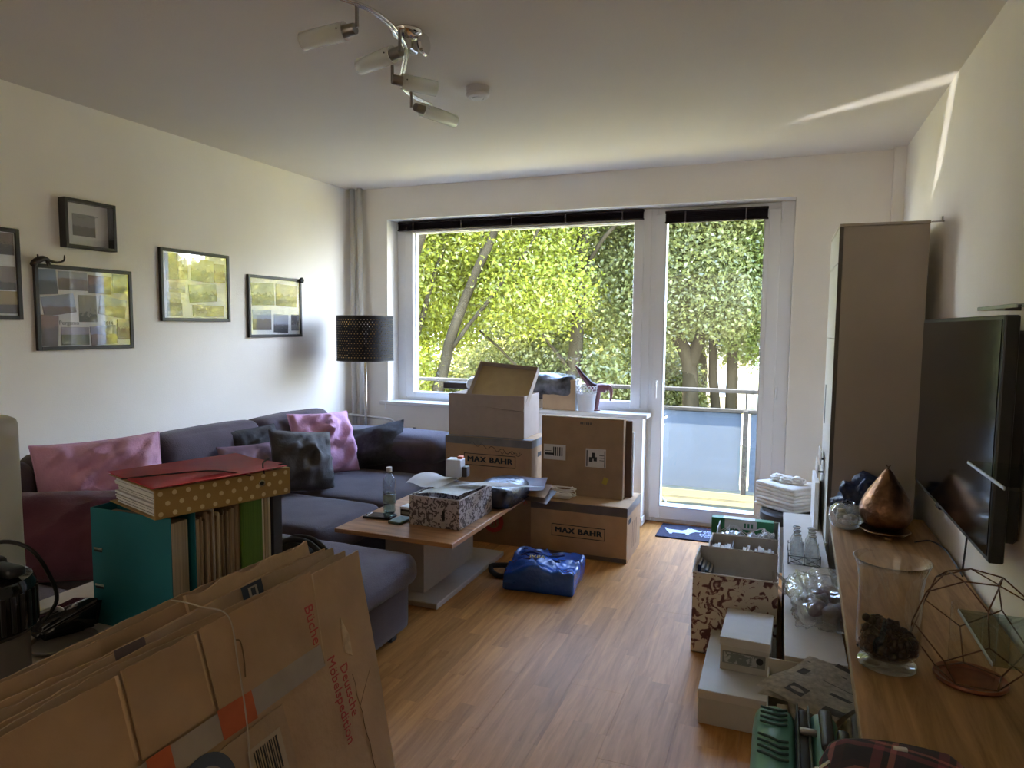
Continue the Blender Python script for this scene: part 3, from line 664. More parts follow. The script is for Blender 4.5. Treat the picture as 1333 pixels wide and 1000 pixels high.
for i in range(9):
    a = i*2*PI/9; ball(bm, (-3.334, 4.205+.014*math.cos(a), 1.768+.014*math.sin(a)), .008, 8)
o = mk('magnet_knob', bm, black, smooth=True); recentre(o, (-3.342, 4.205, 1.768)); tag(o, 'small black flower-shaped knob on the corner of the silvery frame', 'knob')

# ================================================================== CEILING LAMP, SMOKE DETECTOR
t = thing('ceiling_spotlight', 'wavy chrome ceiling spotlight bar with four frosted glass shades', 'lamp', (-1.345, 2.35, ZC))
bm = newbm(); lathe(bm, [(0, -.001), (.062, -.001), (.062, -.006), (.050, -.022), (.028, -.034), (0, -.036)], 28, (-1.36, 2.35, ZC)); mk('canopy', bm, chrome, t, True, world=True)
bm = newbm(); box(bm, -1.365, -1.335, 2.335, 2.395, 2.475, ZC-.02, bev=.004); lathe(bm, [(0, 0), (.040, .002), (.046, .010), (.040, .018), (0, .02)], 24, mtx=Matrix.Translation((-1.325, 2.40, 2.515)) @ Matrix.Rotation(PI/2, 4, 'Y')); mk('bracket', bm, chrome, t, True, world=True, angle=.6)
wave = smooth_path([(-1.60, 1.50, 2.47), (-1.45, 1.72, 2.47), (-1.317, 1.94, 2.47), (-1.29, 2.07, 2.47), (-1.31, 2.20, 2.47), (-1.36, 2.34, 2.47), (-1.45, 2.48, 2.47), (-1.555, 2.64, 2.47), (-1.585, 2.78, 2.47), (-1.57, 2.92, 2.47)], 6)
bm = newbm()
for s in (-.007, .007): tube(bm, [(p.x+s, p.y, p.z) for p in wave], .0055, 8)
mk('rail', bm, chrome, t, True, world=True)
frostg = thin_glass('frosted_shade_glass', (.97, .97, .94), frost=.55, refl=.5)
for a, h, e in [((-1.325, 1.97, 2.47), (-1.345, 1.985, 2.41), (-1.55, 1.985, 2.40)), ((-1.292, 2.185, 2.47), (-1.30, 2.20, 2.41), (-1.50, 2.25, 2.40)),
                ((-1.475, 2.435, 2.47), (-1.47, 2.43, 2.41), (-1.345, 2.56, 2.40)), ((-1.570, 2.75, 2.47), (-1.555, 2.765, 2.41), (-1.47, 2.98, 2.40))]:
    h = Vector(h); e = Vector(e); d = (e-h).normalized(); L = (e-h).length
    bm = newbm(); box(bm, a[0]-.005, a[0]+.005, a[1]-.005, a[1]+.005, 2.405, 2.475, bev=.001); ar = mk('spot_arm', bm, steel, t, world=True)
    q = d.to_track_quat('Z', 'Y').to_matrix().to_4x4(); q.translation = h
    bm = newbm(); lathe(bm, [(0, -.004), (.017, -.004), (.019, 0), (.019, .048), (.014, .052), (0, .052)], 18, mtx=q); mk('lamp_holder', bm, steel, ar, True, world=True, angle=.6)
    bm = newbm(); lathe(bm, [(.030, .035), (.030, L), (.0275, L), (.0275, .035), (.030, .035)], 24, mtx=q); mk('glass_shade', bm, frostg, ar, True, world=True)
    bm = newbm(); ball(bm, tuple(q @ Vector((.031, 0, .05))), .0028, 8); ball(bm, tuple(q @ Vector((-.031, 0, .05))), .0028, 8); mk('screw', bm, black, ar, world=True)
t = thing('smoke_detector', 'round white smoke detector on the ceiling', 'smoke detector', (-1.36, 3.0, ZC))
bm = newbm(); lathe(bm, [(0, 0), (.054, 0), (.054, -.026), (0, -.026)], 32, (-1.36, 3.0, ZC)); mk('base', bm, M('white_detector', (.66, .65, .66), .4), t, True, world=True, angle=.5)
bm = newbm(); lathe(bm, [(0, -.026), (.050, -.026), (.055, -.031), (.055, -.037), (.046, -.047), (.030, -.050), (.028, -.046), (.024, -.052), (0, -.053)], 32, (-1.36, 3.0, ZC)); mk('cover', bm, MATS['white_detector'], t, True, world=True, angle=.6)

# ================================================================== FLOOR LAMP
t = thing('floor_lamp', 'floor lamp with a dark pierced drum shade in the corner behind the sofa', 'lamp', (-2.975, 4.49, 0))
LX, LY = -2.975, 4.49
bm = newbm(); lathe(bm, [(0, 0), (.14, 0), (.14, .012), (.02, .02), (0, .02)], 32, (LX, LY, 0)); mk('base', bm, chrome, t, True, world=True, angle=.5)
bm = newbm(); tube(bm, [(LX, LY, .02), (LX, LY, 1.40)], .010, 12); mk('pole', bm, M('nickel', (.55, .52, .48), .22, 1), t, True, world=True)
m, nt, p, out = _new('pierced_shade')       # punched metal shade: brass inside, dark outside, small moon-shaped holes
tcn = nt.nodes.new('ShaderNodeTexCoord'); gm = nt.nodes.new('ShaderNodeNewGeometry')
mixc = nt.nodes.new('ShaderNodeMixRGB'); mixc.inputs[1].default_value = (.022, .018, .020, 1); mixc.inputs[2].default_value = (.75, .50, .22, 1)
nt.links.new(gm.outputs['Backfacing'], mixc.inputs[0]); nt.links.new(mixc.outputs[0], p.inputs['Base Color'])
p.inputs['Roughness'].default_value = .38; p.inputs['Metallic'].default_value = .6; MATS['pierced_shade'] = m
def shade(bm, R, z0, z1, nu, nv, flip=False, keep=lambda i, j: True):
    for i in range(nu):
        a0, a1 = 2*PI*i/nu, 2*PI*(i+1)/nu
        for j in range(nv):
            if not keep(i, j): continue
            za, zb = z0+(z1-z0)*j/nv, z0+(z1-z0)*(j+1)/nv
            vs = [bm.verts.new((LX+R*math.cos(a), LY+R*math.sin(a), z)) for a, z in ((a0, za), (a1, za), (a1, zb), (a0, zb))]
            bm.faces.new(vs[::-1] if flip else vs)
hole = lambda i, j: ((i*3+j*5) % 4 == 0) and rnd.random() < .9 and 2 < j < 54
holes = {(i, j) for i in range(220) for j in range(57) if (i % 4 == (0 if (j//3) % 2 else 2)) and j % 3 == 1 and rnd.random() < .93 and 1 < j < 55}
bm = newbm(); shade(bm, .214, 1.172, 1.508, 220, 57, keep=lambda i, j: (i, j) not in holes)
bmesh.ops.remove_doubles(bm, verts=bm.verts, dist=1e-5); o = mk('lamp_shade', bm, M('shade_outside', (.010, .008, .009), .6, spec=.3), t, True, world=True)
bm = newbm(); shade(bm, .2125, 1.172, 1.508, 220, 57, True, keep=lambda i, j: (i, j) not in holes); bmesh.ops.remove_doubles(bm, verts=bm.verts, dist=1e-5)
mk('shade_lining', bm, M('brass_lining', (.50, .32, .12), .3, 1), o, True, world=True)
for z in (1.172, 1.508):
    bm = newbm(); lathe(bm, [(.2125, -.004), (.2165, -.004), (.2165, .004), (.2125, .004)], 64, (LX, LY, z), close=True); mk('shade_rim', bm, M('dark_rim', (.02, .018, .018), .4), o, True, world=True, angle=.5)
bm = newbm()
for k in range(3): tube(bm, [(LX, LY, 1.36), (LX+.212*math.cos(k*2.094), LY+.212*math.sin(k*2.094), 1.36)], .003, 6)
mk('shade_spider', bm, chrome, o, world=True)
bm = newbm(); tube(bm, [(LX, LY, 1.36), (LX, LY, 1.40)], .018, 12); ball(bm, (LX, LY, 1.43), .035, 14); mk('bulb', bm, white, t, True, world=True)

# ================================================================== SOFA
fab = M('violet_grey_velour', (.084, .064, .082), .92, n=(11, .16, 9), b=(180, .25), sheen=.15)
fab_shaded = M('violet_grey_velour_shaded', (.062, .044, .050), .92, n=(11, .16, 9), b=(180, .25), sheen=.1)  # same velour, the seats' dimmer, less blue light painted into the colour
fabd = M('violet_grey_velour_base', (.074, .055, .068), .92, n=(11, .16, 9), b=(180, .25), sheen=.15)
t = thing('corner_sofa', 'dark violet-grey corner sofa with a chaise along the left wall', 'sofa', (-2.7, 2.9, 0))
def rb(name, a, mat, parent, r=.05, puff=(0, 0, 0), wr=.004, n=16, seed=0, mtx=None):
    bm = newbm(); rbox(bm, *a, r=r, n=n, puff=puff, wr=wr, seed=seed, mtx=mtx); return mk(name, bm, mat, parent, True, world=True)
rb('base', (-3.34, -2.16, 1.10, 4.46, .05, .27), fabd, t, .02, wr=.002)
rb('chaise_base', (-2.20, -1.555, 1.78, 2.695, .045, .27), fabd, t, .025, wr=.002)
rb('back_frame', (-3.35, -3.17, 1.10, 4.46, .05, .66), fabd, t, .04, wr=.003)
rb('seat_cushion', (-3.2, -2.09, 1.22, 1.77, .26, .43), fab, t, .06, (.01, .01, .02), seed=1)
rb('chaise_cushion', (-3.2, -1.505, 1.76, 2.715, .255, .405), fab, t, .065, (.015, .01, .025), seed=2, n=22)
rb('seat_cushion', (-3.2, -2.08, 2.715, 3.31, .255, .43), fab_shaded, t, .055, (.01, .01, .02), seed=3)
rb('seat_cushion', (-3.2, -2.08, 3.315, 4.10, .255, .43), fab_shaded, t, .055, (.01, .01, .02), seed=4)
for i, (y0, y1, zt) in enumerate([(1.25, 2.02, .835), (2.03, 2.665, .845), (2.675, 3.425, .84), (3.44, 4.14, .835)]):
    rot = Matrix.Translation((-3.08, 0, .42)) @ Matrix.Rotation(-.10, 4, 'Y') @ Matrix.Translation((3.08, 0, -.42))
    rb('back_cushion', (-3.22, -2.99, y0, y1, .40, zt), fab, t, .07, (.035, .005, .012), seed=5+i, mtx=rot)
rb('armrest', (-3.3, -2.20, 4.13, 4.46, .05, .52), fabd, t, .04, wr=.003)
rb('armrest_roll', (-3.15, -2.155, 4.09, 4.50, .47, .675), fab, t, .10, (.01, .015, .012), seed=12)
for x, y in ((-1.62, 2.62), (-1.62, 1.86), (-3.2, 1.2), (-2.25, 4.38), (-3.2, 4.38)):
    pb('foot', (x-.025, x+.025, y-.025, y+.025, 0, .05), black, t, .004)
pinkm = M('pink_linen', (.66, .36, .54), .85, n=(8, .08, 6), b=(90, .25), sheen=.2); greym = M('grey_velvet', (.058, .052, .050), .8, n=(10, .3, 6), b=(90, .2), sheen=.15)
greyd = M('charcoal_fabric', (.040, .038, .042), .9, n=(60, .2), b=(200, .3)); plum = M('plum_fabric', (.105, .030, .050), .9, n=(10, .2), b=(120, .2), sheen=.2)
def pil(name, lab, mat, w, h, th, loc, nrm, upv, seed, wr=.016, grp=None):
    bm = newbm(); pillow(bm, w, h, th, orient((0, 0, 0), nrm, upv), seed, wr); o = mk(name, bm, mat, smooth=True); o.location = loc
    bm = newbm()   # piped seam round the edge
    M0 = orient((0, 0, 0), nrm, upv); pts = []
    for k in range(4):
        for q in range(14):
            s = math.sin((q/14-.5)*PI); u, v = [(s, -1), (1, s), (-s, 1), (-1, -s)][k]
            x = w/2*u*(1-.055*(1-v*v)*abs(u)); y = h/2*v*(1-.055*(1-u*u)*abs(v))
            wv = (mnoise.noise(Vector((x*9+seed*5, y*5, seed)))+.6*mnoise.noise(Vector((x*22, y*14+seed*3, seed))))*wr
            pts.append(M0 @ Vector((x, y, 0)))
    tube(bm, pts+[pts[0]], .004, 5, False); s = mk('piping', bm, mat, o, True); 
    return tag(o, lab, 'pillow', grp)
pil('scatter_cushion', 'crumpled pink cushion at the near end of the sofa', pinkm, .52, .48, .22, (-2.86, 2.19, .68), (.80, -.45, .35), (-.25, .10, 1), 3, .050, 'pink cushions')
pil('scatter_cushion', 'pink cushion leaning in the far corner of the sofa between grey cushions', pinkm, .46, .44, .17, (-2.85, 3.80, .64), (.85, -.32, .40), (-.30, .16, 1), 4, .042, 'pink cushions')
pil('scatter_cushion', 'grey velvet cushion in front of the far pink cushion', greym, .40, .38, .16, (-2.68, 3.36, .615), (.85, -.35, .42), (-.4, .35, 1), 5, .028, 'grey cushions')
pil('scatter_cushion', 'charcoal cushion lying against the far armrest', greyd, .58, .32, .18, (-2.72, 4.10, .57), (.12, -.85, .55), (-.30, .2, 1), 6, .02, 'grey cushions')
pil('scatter_cushion', 'mauve cushion peeking out behind the red folder', M('mauve_fabric', (.20, .12, .16), .9, n=(10, .15)), .34, .30, .14, (-2.86, 3.12, .60), (.8, -.2, .5), (-.2, .1, 1), 7, .02)
pil('scatter_cushion', 'small dark grey cushion half hidden behind the velvet one', greyd, .36, .22, .12, (-2.98, 3.30, .70), (.9, -.1, .3), (-.2, 0, 1), 8, .02, 'grey cushions')
pil('bolster_cushion', 'plum coloured cushion lying at the near end of the sofa', plum, .72, .40, .24, (-2.72, 1.86, .575), (.45, -.62, .62), (-.2, .3, .6), 9, .02)

# ================================================================== COFFEE TABLE
walnut = wood('walnut_top', (.22, .10, .042), (.50, .27, .125), .34, 'X', 1.2)
t = thing('coffee_table', 'low coffee table with a walnut top on a grey pedestal', 'table', (-1.68, 3.27, 0))
pb('tabletop', (-2.00, -1.36, 2.735, 3.80, .428, .45), walnut, t, .002)
pb('top_edge', (-1.361, -1.357, 2.735, 3.80, .428, .4485), M('edge_band', (.46, .26, .14), .4, n=(30, .1)), t)
greyl = M('greige_laminate', (.44, .39, .34), .5, n=(30, .03))
pb('pedestal', (-1.94, -1.705, 3.10, 3.72, .03, .428), greyl, t, .002)
pb('base_plate', (-2.02, -1.575, 3.00, 3.90, 0, .03), greyl, t, .004)
# bottle
bglass = thin_glass('bottle_plastic', (.88, .92, .92), refl=2.2)
t = thing('water_bottle', 'clear round-shouldered water bottle on the coffee table', 'bottle', (-1.90, 3.08, .45))
bm = newbm(); lathe(bm, [(0, .002), (.030, .0), (.034, .012), (.031, .045), (.033, .05), (.033, .115), (.028, .125), (.033, .140), (.035, .165), (.030, .190), (.016, .208), (.013, .214), (.013, .222)], 24); o = mk('body', bm, bglass, t, True)
bm = newbm(); lathe(bm, [(.0, .004), (.029, .004), (.031, .012), (.029, .045), (.031, .05), (.031, .10), (0, .10)], 24); mk('water', bm, thin_glass('water', (.62, .72, .68), refl=1.5), t, True)
bm = newbm(); lathe(bm, [(0, .245), (.0145, .245), (.0150, .222), (.013, .218), (0, .218)], 20); mk('cap', bm, M('translucent_cap', (.72, .72, .72), .4), t, True, angle=.5)
bm = newbm(); lathe(bm, [(.0336, .055), (.0336, .10)], 24); mk('label', bm, M('bottle_label', (.25, .33, .28), .4, n=(40, .4)), t, True)
def slab(name, lab, cat, loc, sz, rz, mats, bev=.003, grp=None):
    t = thing(name, lab, cat, loc, rz, grp); a, b_, c = sz
    bm = newbm(); box(bm, -a/2, a/2, -b_/2, b_/2, 0, c, bev=bev); mk('body', bm, mats, t); return t
t = slab('smartphone', 'black phone in a case lying by the bottle on the coffee table', 'phone', (-1.90, 2.985, .45), (.155, .085, .012), .12, black)
bm = newbm(); box(bm, -.072, .072, -.038, .038, .0115, .0128); mk('screen', bm, M('screen_glass', (.01, .01, .012), .05), t)
bm = newbm(); box(bm, -.06, -.052, -.030, .030, .0128, .0134); mk('cable_plug', bm, white, t)
t = slab('teal_packet', 'small grey-green packet lying at the patterned box on the coffee table', 'packet', (-1.76, 2.955, .45), (.075, .11, .014), -.1, M('teal_card', (.09, .14, .13), .5, n=(20, .2)))
t = slab('small_box', 'small black and white box lying behind the grey-green packet', 'box', (-1.775, 3.09, .45), (.09, .07, .035), -.05, M('dark_card', (.03, .03, .035), .5))
bm = newbm(); box(bm, -.046, .046, -.036, .036, .035, .047, bev=.002); mk('lid', bm, paper, t)
bm = newbm(); box(bm, -.035, .035, -.0372, -.0352, .010, .022); mk('print', bm, M('grey_print', (.3, .3, .3), .5), t)
# patterned box with papers
dam = pattern('damask_print', (.50, .46, .48), (.085, .065, .075), 46, .52, 'NOISE', fg2=(.10, .08, .09))
t = thing('patterned_box', 'white storage box with a dark damask print on the coffee table', 'box', (-1.555, 3.13, .45), -.02)
bm = newbm(); W_, D_, H_ = .28, .385, .148
for a in [(-W_/2, W_/2, -D_/2, -D_/2+.004, 0, H_), (-W_/2, W_/2, D_/2-.004, D_/2, 0, H_), (-W_/2, -W_/2+.004, -D_/2+.004, D_/2-.004, 0, H_), (W_/2-.004, W_/2, -D_/2+.004, D_/2-.004, 0, H_), (-W_/2, W_/2, -D_/2, D_/2, 0, .004)]: box(bm, *a)
mk('body', bm, dam, t)
bm = newbm(); box(bm, -W_/2-.001, W_/2+.001, -D_/2-.001, -D_/2+.003, H_-.004, H_+.001); box(bm, W_/2-.003, W_/2+.001, -D_/2+.003, D_/2, H_-.004, H_+.001); mk('rim', bm, M('box_rim', (.55, .52, .50), .6), t)
bm = newbm(); box(bm, .045, .060, -D_/2-.003, -D_/2, .040, .085, bev=.001); o = mk('slot', bm, black, t)
bm = newbm(); box(bm, .042, .062, -D_/2-.006, -D_/2, 0.0, .030, bev=.001); mk('metal_tag', bm, M('tag_metal', (.5, .47, .46), .4, .3), t)
def sheet(name, lab, pts_fn, nu, nv, mat, loc, cat='paper', th=.0008, parent=None, grp=None):
    bm = newbm(); g = [[bm.verts.new(Vector(pts_fn(i/nu, j/nv))-Vector(loc)) for j in range(nv+1)] for i in range(nu+1)]
    for i in range(nu):
        for j in range(nv): bm.faces.new((g[i][j], g[i+1][j], g[i+1][j+1], g[i][j+1]))
    r = bmesh.ops.solidify(bm, geom=bm.faces[:], thickness=th)
    o = mk(name, bm, mat, parent, True, angle=.8); o.location = loc
    return tag(o, lab, cat, grp) if lab else o
sheet('paper_sheet', 'long white sheet curling over the patterned box towards the moving boxes', lambda u, v: (-1.62+.43*u+.09*v, 3.10+.16*u+(.16*v)*(1-.75*u), .606+.010*math.sin(u*5)+.022*u*u*(2.4-1.5*u)), 14, 4, paper, (-1.6, 3.2, .606))
sheet('paper_sheet', 'crumpled white leaflet sticking out left of the patterned box top', lambda u, v: (-1.80+.20*u, 3.08+.26*v-.03*u, .612+.030*math.sin(v*2.5+.3)*(1-u)+.006*math.sin(u*9)), 8, 8, paper, (-1.7, 3.2, .61))
o = sheet('magazine', 'white magazine lying on top of the patterned box', lambda u, v: (-1.665+.215*u+.02*v, 2.965+.27*v+.02*u, .603+.012*math.sin(u*3)*(1-v*.3)+.004*math.sin(v*7)), 8, 8, M('glossy_page', (.62, .62, .58), .3, n=(14, .25)), (-1.55, 3.1, .603), 'magazine', .006)
crm = M('clear_wrap', (.7, .72, .74), .15, n=(30, .3), b=(25, .8))
t = slab('adapter_box', 'small white device box with an orange top standing on the papers', 'box', (-1.62, 3.30, .628), (.085, .075, .095), .1, M('device_white', (.62, .65, .70), .35))
bm = newbm(); box(bm, .012, .040, -.006, .030, .095, .108, bev=.002); mk('orange_tab', bm, M('orange_plastic', (.60, .14, .05), .5), t)
bm = newbm(); box(bm, .043, .072, -.02, .03, .0, .055, bev=.003); mk('side_unit', bm, M('dark_grey_plastic', (.08, .08, .085), .5), t)
t = thing('parcel_pouch', 'dark blue shiny pouch of magazines at the right end of the coffee table', 'pouch', (-1.44, 3.50, .45), -.1)
bm = newbm(); rbox(bm, -.11, .11, -.17, .17, 0, .115, r=.03, n=12, puff=(.01, .01, .012), wr=.02, seed=3); mk('body', bm, M('dark_blue_film', (.018, .022, .038), .22, n=(9, .6), b=(30, .7)), t, True)
for i in range(3):
    a = .06*i
    sheet('magazine', f'{["lowest brown", "middle brown", "topmost dark red"][i]} magazine fanned out behind the dark pouch', lambda u, v, i=i, a=a: (-1.40-.02*i+.21*u-.02*v*i, 3.58+.20*v+.03*u*i, .452+.030*i+.03*v+.006*math.sin(u*4+i)), 6, 5, [M('brown_cover', (.16, .10, .06), .4, n=(12, .4)), kraft, M('wine_cover', (.10, .035, .045), .3, n=(12, .5))][i], (-1.3, 3.68, .46), 'magazine', .008, grp='magazines on the coffee table')

# ================================================================== MOVING BOXES
def carton(name, label, x0, x1, y0, y1, z0, z1, mat=kraft, open_top=False, rz=0, grp='moving boxes under the window', inner=None):
    cx, cy = (x0+x1)/2, (y0+y1)/2; t = thing(name, label, 'box', (cx, cy, z0), rz, grp)
    a, b_, h, th = (x1-x0)/2, (y1-y0)/2, z1-z0, .005
    bm = newbm()
    for q in [(-a, a, -b_, -b_+th, 0, h), (-a, a, b_-th, b_, 0, h), (-a, -a+th, -b_+th, b_-th, 0, h), (a-th, a, -b_+th, b_-th, 0, h), (-a+th, a-th, -b_+th, b_-th, 0, th)]: box(bm, *q, bev=.0012)
    mk('body', bm, mat, t)
    if not open_top:
        g = .002
        for s in (-1, 1):
            bm = newbm(); y = sorted((s*(b_-.002), s*g)); box(bm, -a+.002, a-.002, y[0], y[1], h-.001, h+.003, bev=.001); mk('flap', bm, mat, t)
    return t
def panel(t, name, a, mat, bev=0): 
    bm = newbm(); box(bm, *a, bev=bev); return mk(name, bm, mat, t)
def boxprint(t, x, yf, z, w, h, s, size):
    """printed name in a ruled frame, flat on the carton face"""
    e = .0007
    for a in [(-w/2, w/2, -h/2, -h/2+.0045), (-w/2, w/2, h/2-.0045, h/2), (-w/2, -w/2+.0045, -h/2, h/2), (w/2-.0045, w/2, -h/2, h/2)]:
        pb('ruled_line', (x+a[0], x+a[1], yf-e, yf, z+a[2], z+a[3]), ink, t)
    text('lettering', s, size, XZ(x, yf-.0004, z), navy_ink, t, .0004, 1.18, space=1.10)
    for dx, dz in ((.0024, .0008), (.0046, -.0004), (-.002, .0004)): text('lettering', s, size, XZ(x+dx, yf-.0004, z+dz), navy_ink, t, .0004, 1.18, space=1.10)
b1 = carton('moving_box', 'dark cardboard moving box on the floor behind the coffee table with a round print', -2.10, -1.462, 4.10, 4.44, 0, .352, M('dark_cardboard', (.30, .19, .11), .85, n=(9, .12)))
bm = newbm()
for a0, a1 in ((0, .045),): lathe(bm, [(.045, -.0004), (.075, -.0004), (.075, .0004), (.045, .0004)], 28, mtx=XZ(-1.735, 4.0997, .150), close=True)
mk('round_print', bm, redink, b1, world=True)
for k in range(3):
    bm = newbm(); tube(bm, [(-1.760+.022*k, 4.0992, .122), (-1.755+.022*k, 4.0992, .178)], .0032, 4); mk('print_stroke', bm, redink, b1, world=True)
for k in range(7):
    bm = newbm(); tube(bm, [(-1.71+.032*k, 4.0992, .288), (-1.700+.032*k, 4.0992, .322), (-1.690+.032*k, 4.0992, .292)], .0030, 4); mk('print_stroke', bm, redink, b1, world=True)
b2 = carton('moving_box', 'cardboard moving box with a grey taped lid under the open pale box', -2.112, -1.487, 4.15, 4.49, .356, .694)
for a in [(-.3135, .3135, -.1715, -.1700, .290, .339), (.3120, .3140, -.1715, .1715, .290, .339), (-.3135, .3135, -.1715, -.11, .3415, .3425)]: panel(b2, 'tape', a, greytape)
boxprint(b2, -1.785, 4.1497, .545, .375, .082, 'MAX BAHR', .052)
bm = newbm()
tube(bm, smooth_path([(-1.93+.022*k, 4.1492, .655-.0035*k+.014*math.sin(k*1.9)) for k in range(18)], 3), .0016, 4); mk('marker_scrawl', bm, ink, b2, world=True)
bm = newbm(); tube(bm, smooth_path([(-1.72+.014*k, 4.1492, .605+.010*math.sin(k*2.4)) for k in range(12)], 3), .0014, 4); mk('marker_scrawl', bm, ink, b2, world=True)
panel(b2, 'hand_hole_shade', (.3115, .3132, -.05, .02, .215, .245), gaprip)
b3 = carton('moving_box', 'cardboard moving box on the floor nearest the balcony door', -1.448, -.828, 4.04, 4.46, 0, .345, kraft)
for a in [(-.311, .311, -.2115, -.2100, .290, .344), (.3100, .3118, -.2115, .2115, .290, .344), (-.311, .311, -.2112, -.2100, .003, .03)]: panel(b3, 'tape', a, tape)
boxprint(b3, -1.135, 4.0397, .165, .345, .078, 'MAX BAHR', .048)
panel(b3, 'hand_hole_shade', (.3100, .3120, -.16, -.085, .235, .262), gaprip)
for k in range(4): panel(b3, 'side_print', (.3100, .3108, -.04+.04*k, -.034+.04*k, .05, .22), M('faint_print', (.12, .07, .05), .8))
# open pale box with a lid standing in it
pale = M('pale_greige_board', (.42, .345, .29), .8, n=(20, .04)); 
b4 = carton('open_box', 'open pale greige box with its lid standing in it, topmost of its stack', -2.108, -1.556, 4.19, 4.49, .699, .982, pale, True)
t = thing('box_lid', 'shallow kraft lid leaning inside the open pale box', 'lid', (-1.79, 4.33, .75))
mt = Matrix.Translation((-1.79, 4.30, .93)) @ Matrix.Rotation(-.92, 4, 'X') @ Matrix.Rotation(.05, 4, 'Z')
lw, lh, ld = .44, .36, .045
bm = newbm(); box(bm, -lw/2, lw/2, -lh/2, lh/2, -.003, 0, mtx=None)
bmesh.ops.transform(bm, matrix=Matrix.Translation((0, lh/2, 0)), verts=bm.verts)
L0 = Matrix(((1, 0, 0, -1.765), (0, -.0, 0, 0), (0, 0, 1, 0), (0, 0, 0, 1)))
V0 = Vector((.07, .62, .78)).normalized(); U0 = Vector((1, 0, -.02)); N0 = U0.cross(V0).normalized(); U0 = V0.cross(N0).normalized()
ML = Matrix((U0, V0, N0)).transposed().to_4x4(); ML.translation = (-1.78, 4.22, .87)
bmesh.ops.transform(bm, matrix=ML, verts=bm.verts); mk('panel', bm, M('kraft_inside', (.42, .32, .18), .85, n=(14, .08)), t, world=True)
for a in [(-lw/2, -lw/2+.004, 0, lh), (lw/2-.004, lw/2, 0, lh), (-lw/2, lw/2, 0, .004), (-lw/2, lw/2, lh-.004, lh)]:
    bm = newbm(); box(bm, a[0], a[1], a[2], a[3], 0, ld); bmesh.ops.transform(bm, matrix=ML, verts=bm.verts); mk('rim', bm, pale, t, world=True)
# flat carton (screen carton) standing on the box
b5 = carton('flat_carton', 'tall flat brown carton standing on the box nearest the balcony door', -1.440, -.897, 4.215, 4.275, .350, .860, M('brown_carton', (.33, .22, .13), .85, n=(9, .12)))
pb('shipping_label', (-1.425, -1.275, 4.2135, 4.215, .575, .675), M('label_grey', (.62, .60, .58), .6), b5)
for k in range(5): pb('label_print', (-1.36+.014*k, -1.352+.014*k, 4.2128, 4.2137, .60, .66), ink, b5)
pb('label_print', (-1.415, -1.372, 4.2128, 4.2137, .63, .634), ink, b5); pb('label_print', (-1.415, -1.36, 4.2128, 4.2137, .605, .62), ink, b5)
pb('shipping_label', (-1.140, -1.008, 4.2135, 4.215, .545, .665), MATS['label_grey'], b5)
for k, (a, b_, c, d) in enumerate([(-1.118, -1.095, .58, .61), (-1.10, -1.08, .60, .64), (-1.088, -1.066, .585, .612), (-1.050, -1.020, .622, .626), (-1.050, -1.020, .606, .610), (-1.050, -1.020, .59, .594), (-1.135, -1.128, .55, .655), (-1.018, -1.012, .55, .655)]): pb('label_print', (a, b_, 4.2128, 4.2137, c, d), ink, b5)
for k in range(6): pb('print_stroke', (-1.18+.013*k, -1.172+.013*k, 4.2142, 4.2149, .818, .832), ink, b5)
bm = newbm(); box(bm, -.016, .016, -.0006, 0, -.022, .022, mtx=Matrix.Translation((-1.010, 4.2148, .462)) @ Matrix.Rotation(.35, 4, 'Y')); mk('yellow_sticker', bm, M('yellow_sticker', (.42, .32, .05), .5), b5, world=True)
t = thing('flattened_box', 'dark flattened carton sheet standing behind the tall flat carton', 'box', (-1.13, 4.31, .35))
pb('sheet', (-1.40, -.862, 4.30, 4.316, .350, .845), M('dark_sheet', (.12, .07, .05), .85, n=(9, .1)), t, .002)
t = thing('polystyrene_packing', 'white packing board between the flat carton and the wall', 'packing', (-1.1, 4.335, .35))
pb('board', (-1.35, -.856, 4.325, 4.36, .350, .77), M('white_foam', (.66, .66, .64), .7, n=(30, .05)), t, .002)
for k in range(6): pb('print', (-.880, -.862, 4.3235, 4.325, .42+.05*k, .44+.05*k), M('faint_grey', (.4, .4, .4), .6), t)
# small box on the sill
b6 = carton('small_carton', 'small cardboard box on the sill behind the white lace pot', -1.66, -1.405, 4.87, 5.03, .818, 1.045, kraft2, grp='small boxes on the sill')
panel(b6, 'side_cover', (.1275, .1290, -.08, .08, 0, .226), M('white_board', (.62, .60, .58), .6)); panel(b6, 'hand_hole_shade', (.1288, .1300, -.035, .0, .09, .12), gaprip)
carton('small_carton', 'cardboard box on the sill hidden behind the open pale box', -2.20, -1.70, 4.86, 5.02, .818, .93, kraft2, grp='small boxes on the sill')
wrapf = M('clear_foil_dark', (.10, .10, .11), .12, n=(12, .9, 3), b=(22, 1.0)); wrapl = M('clear_foil_light', (.58, .60, .62), .12, n=(14, .5, 3), b=(22, 1.0))
t = thing('wrapped_parcel', 'foil-wrapped parcel lying behind the open box on the sill', 'parcel', (-1.95, 4.94, .935))
bm = newbm(); rbox(bm, -.36, .0, -.08, .08, 0, .085, r=.03, n=14, puff=(.01, .01, .02), wr=.03, seed=6); mk('foil_cover', bm, wrapl, t, True)
bm = newbm(); rbox(bm, .0, .52, -.085, .085, -.003, .135, r=.035, n=14, puff=(.01, .01, .02), wr=.03, seed=7); mk('foil_cover', bm, wrapf, t, True)
bm = newbm(); box(bm, -.56, -.34, -.05, .07, .005, .055, bev=.004); mk('wooden_end', bm, M('dark_brown_wood', (.07, .05, .04), .6), t)
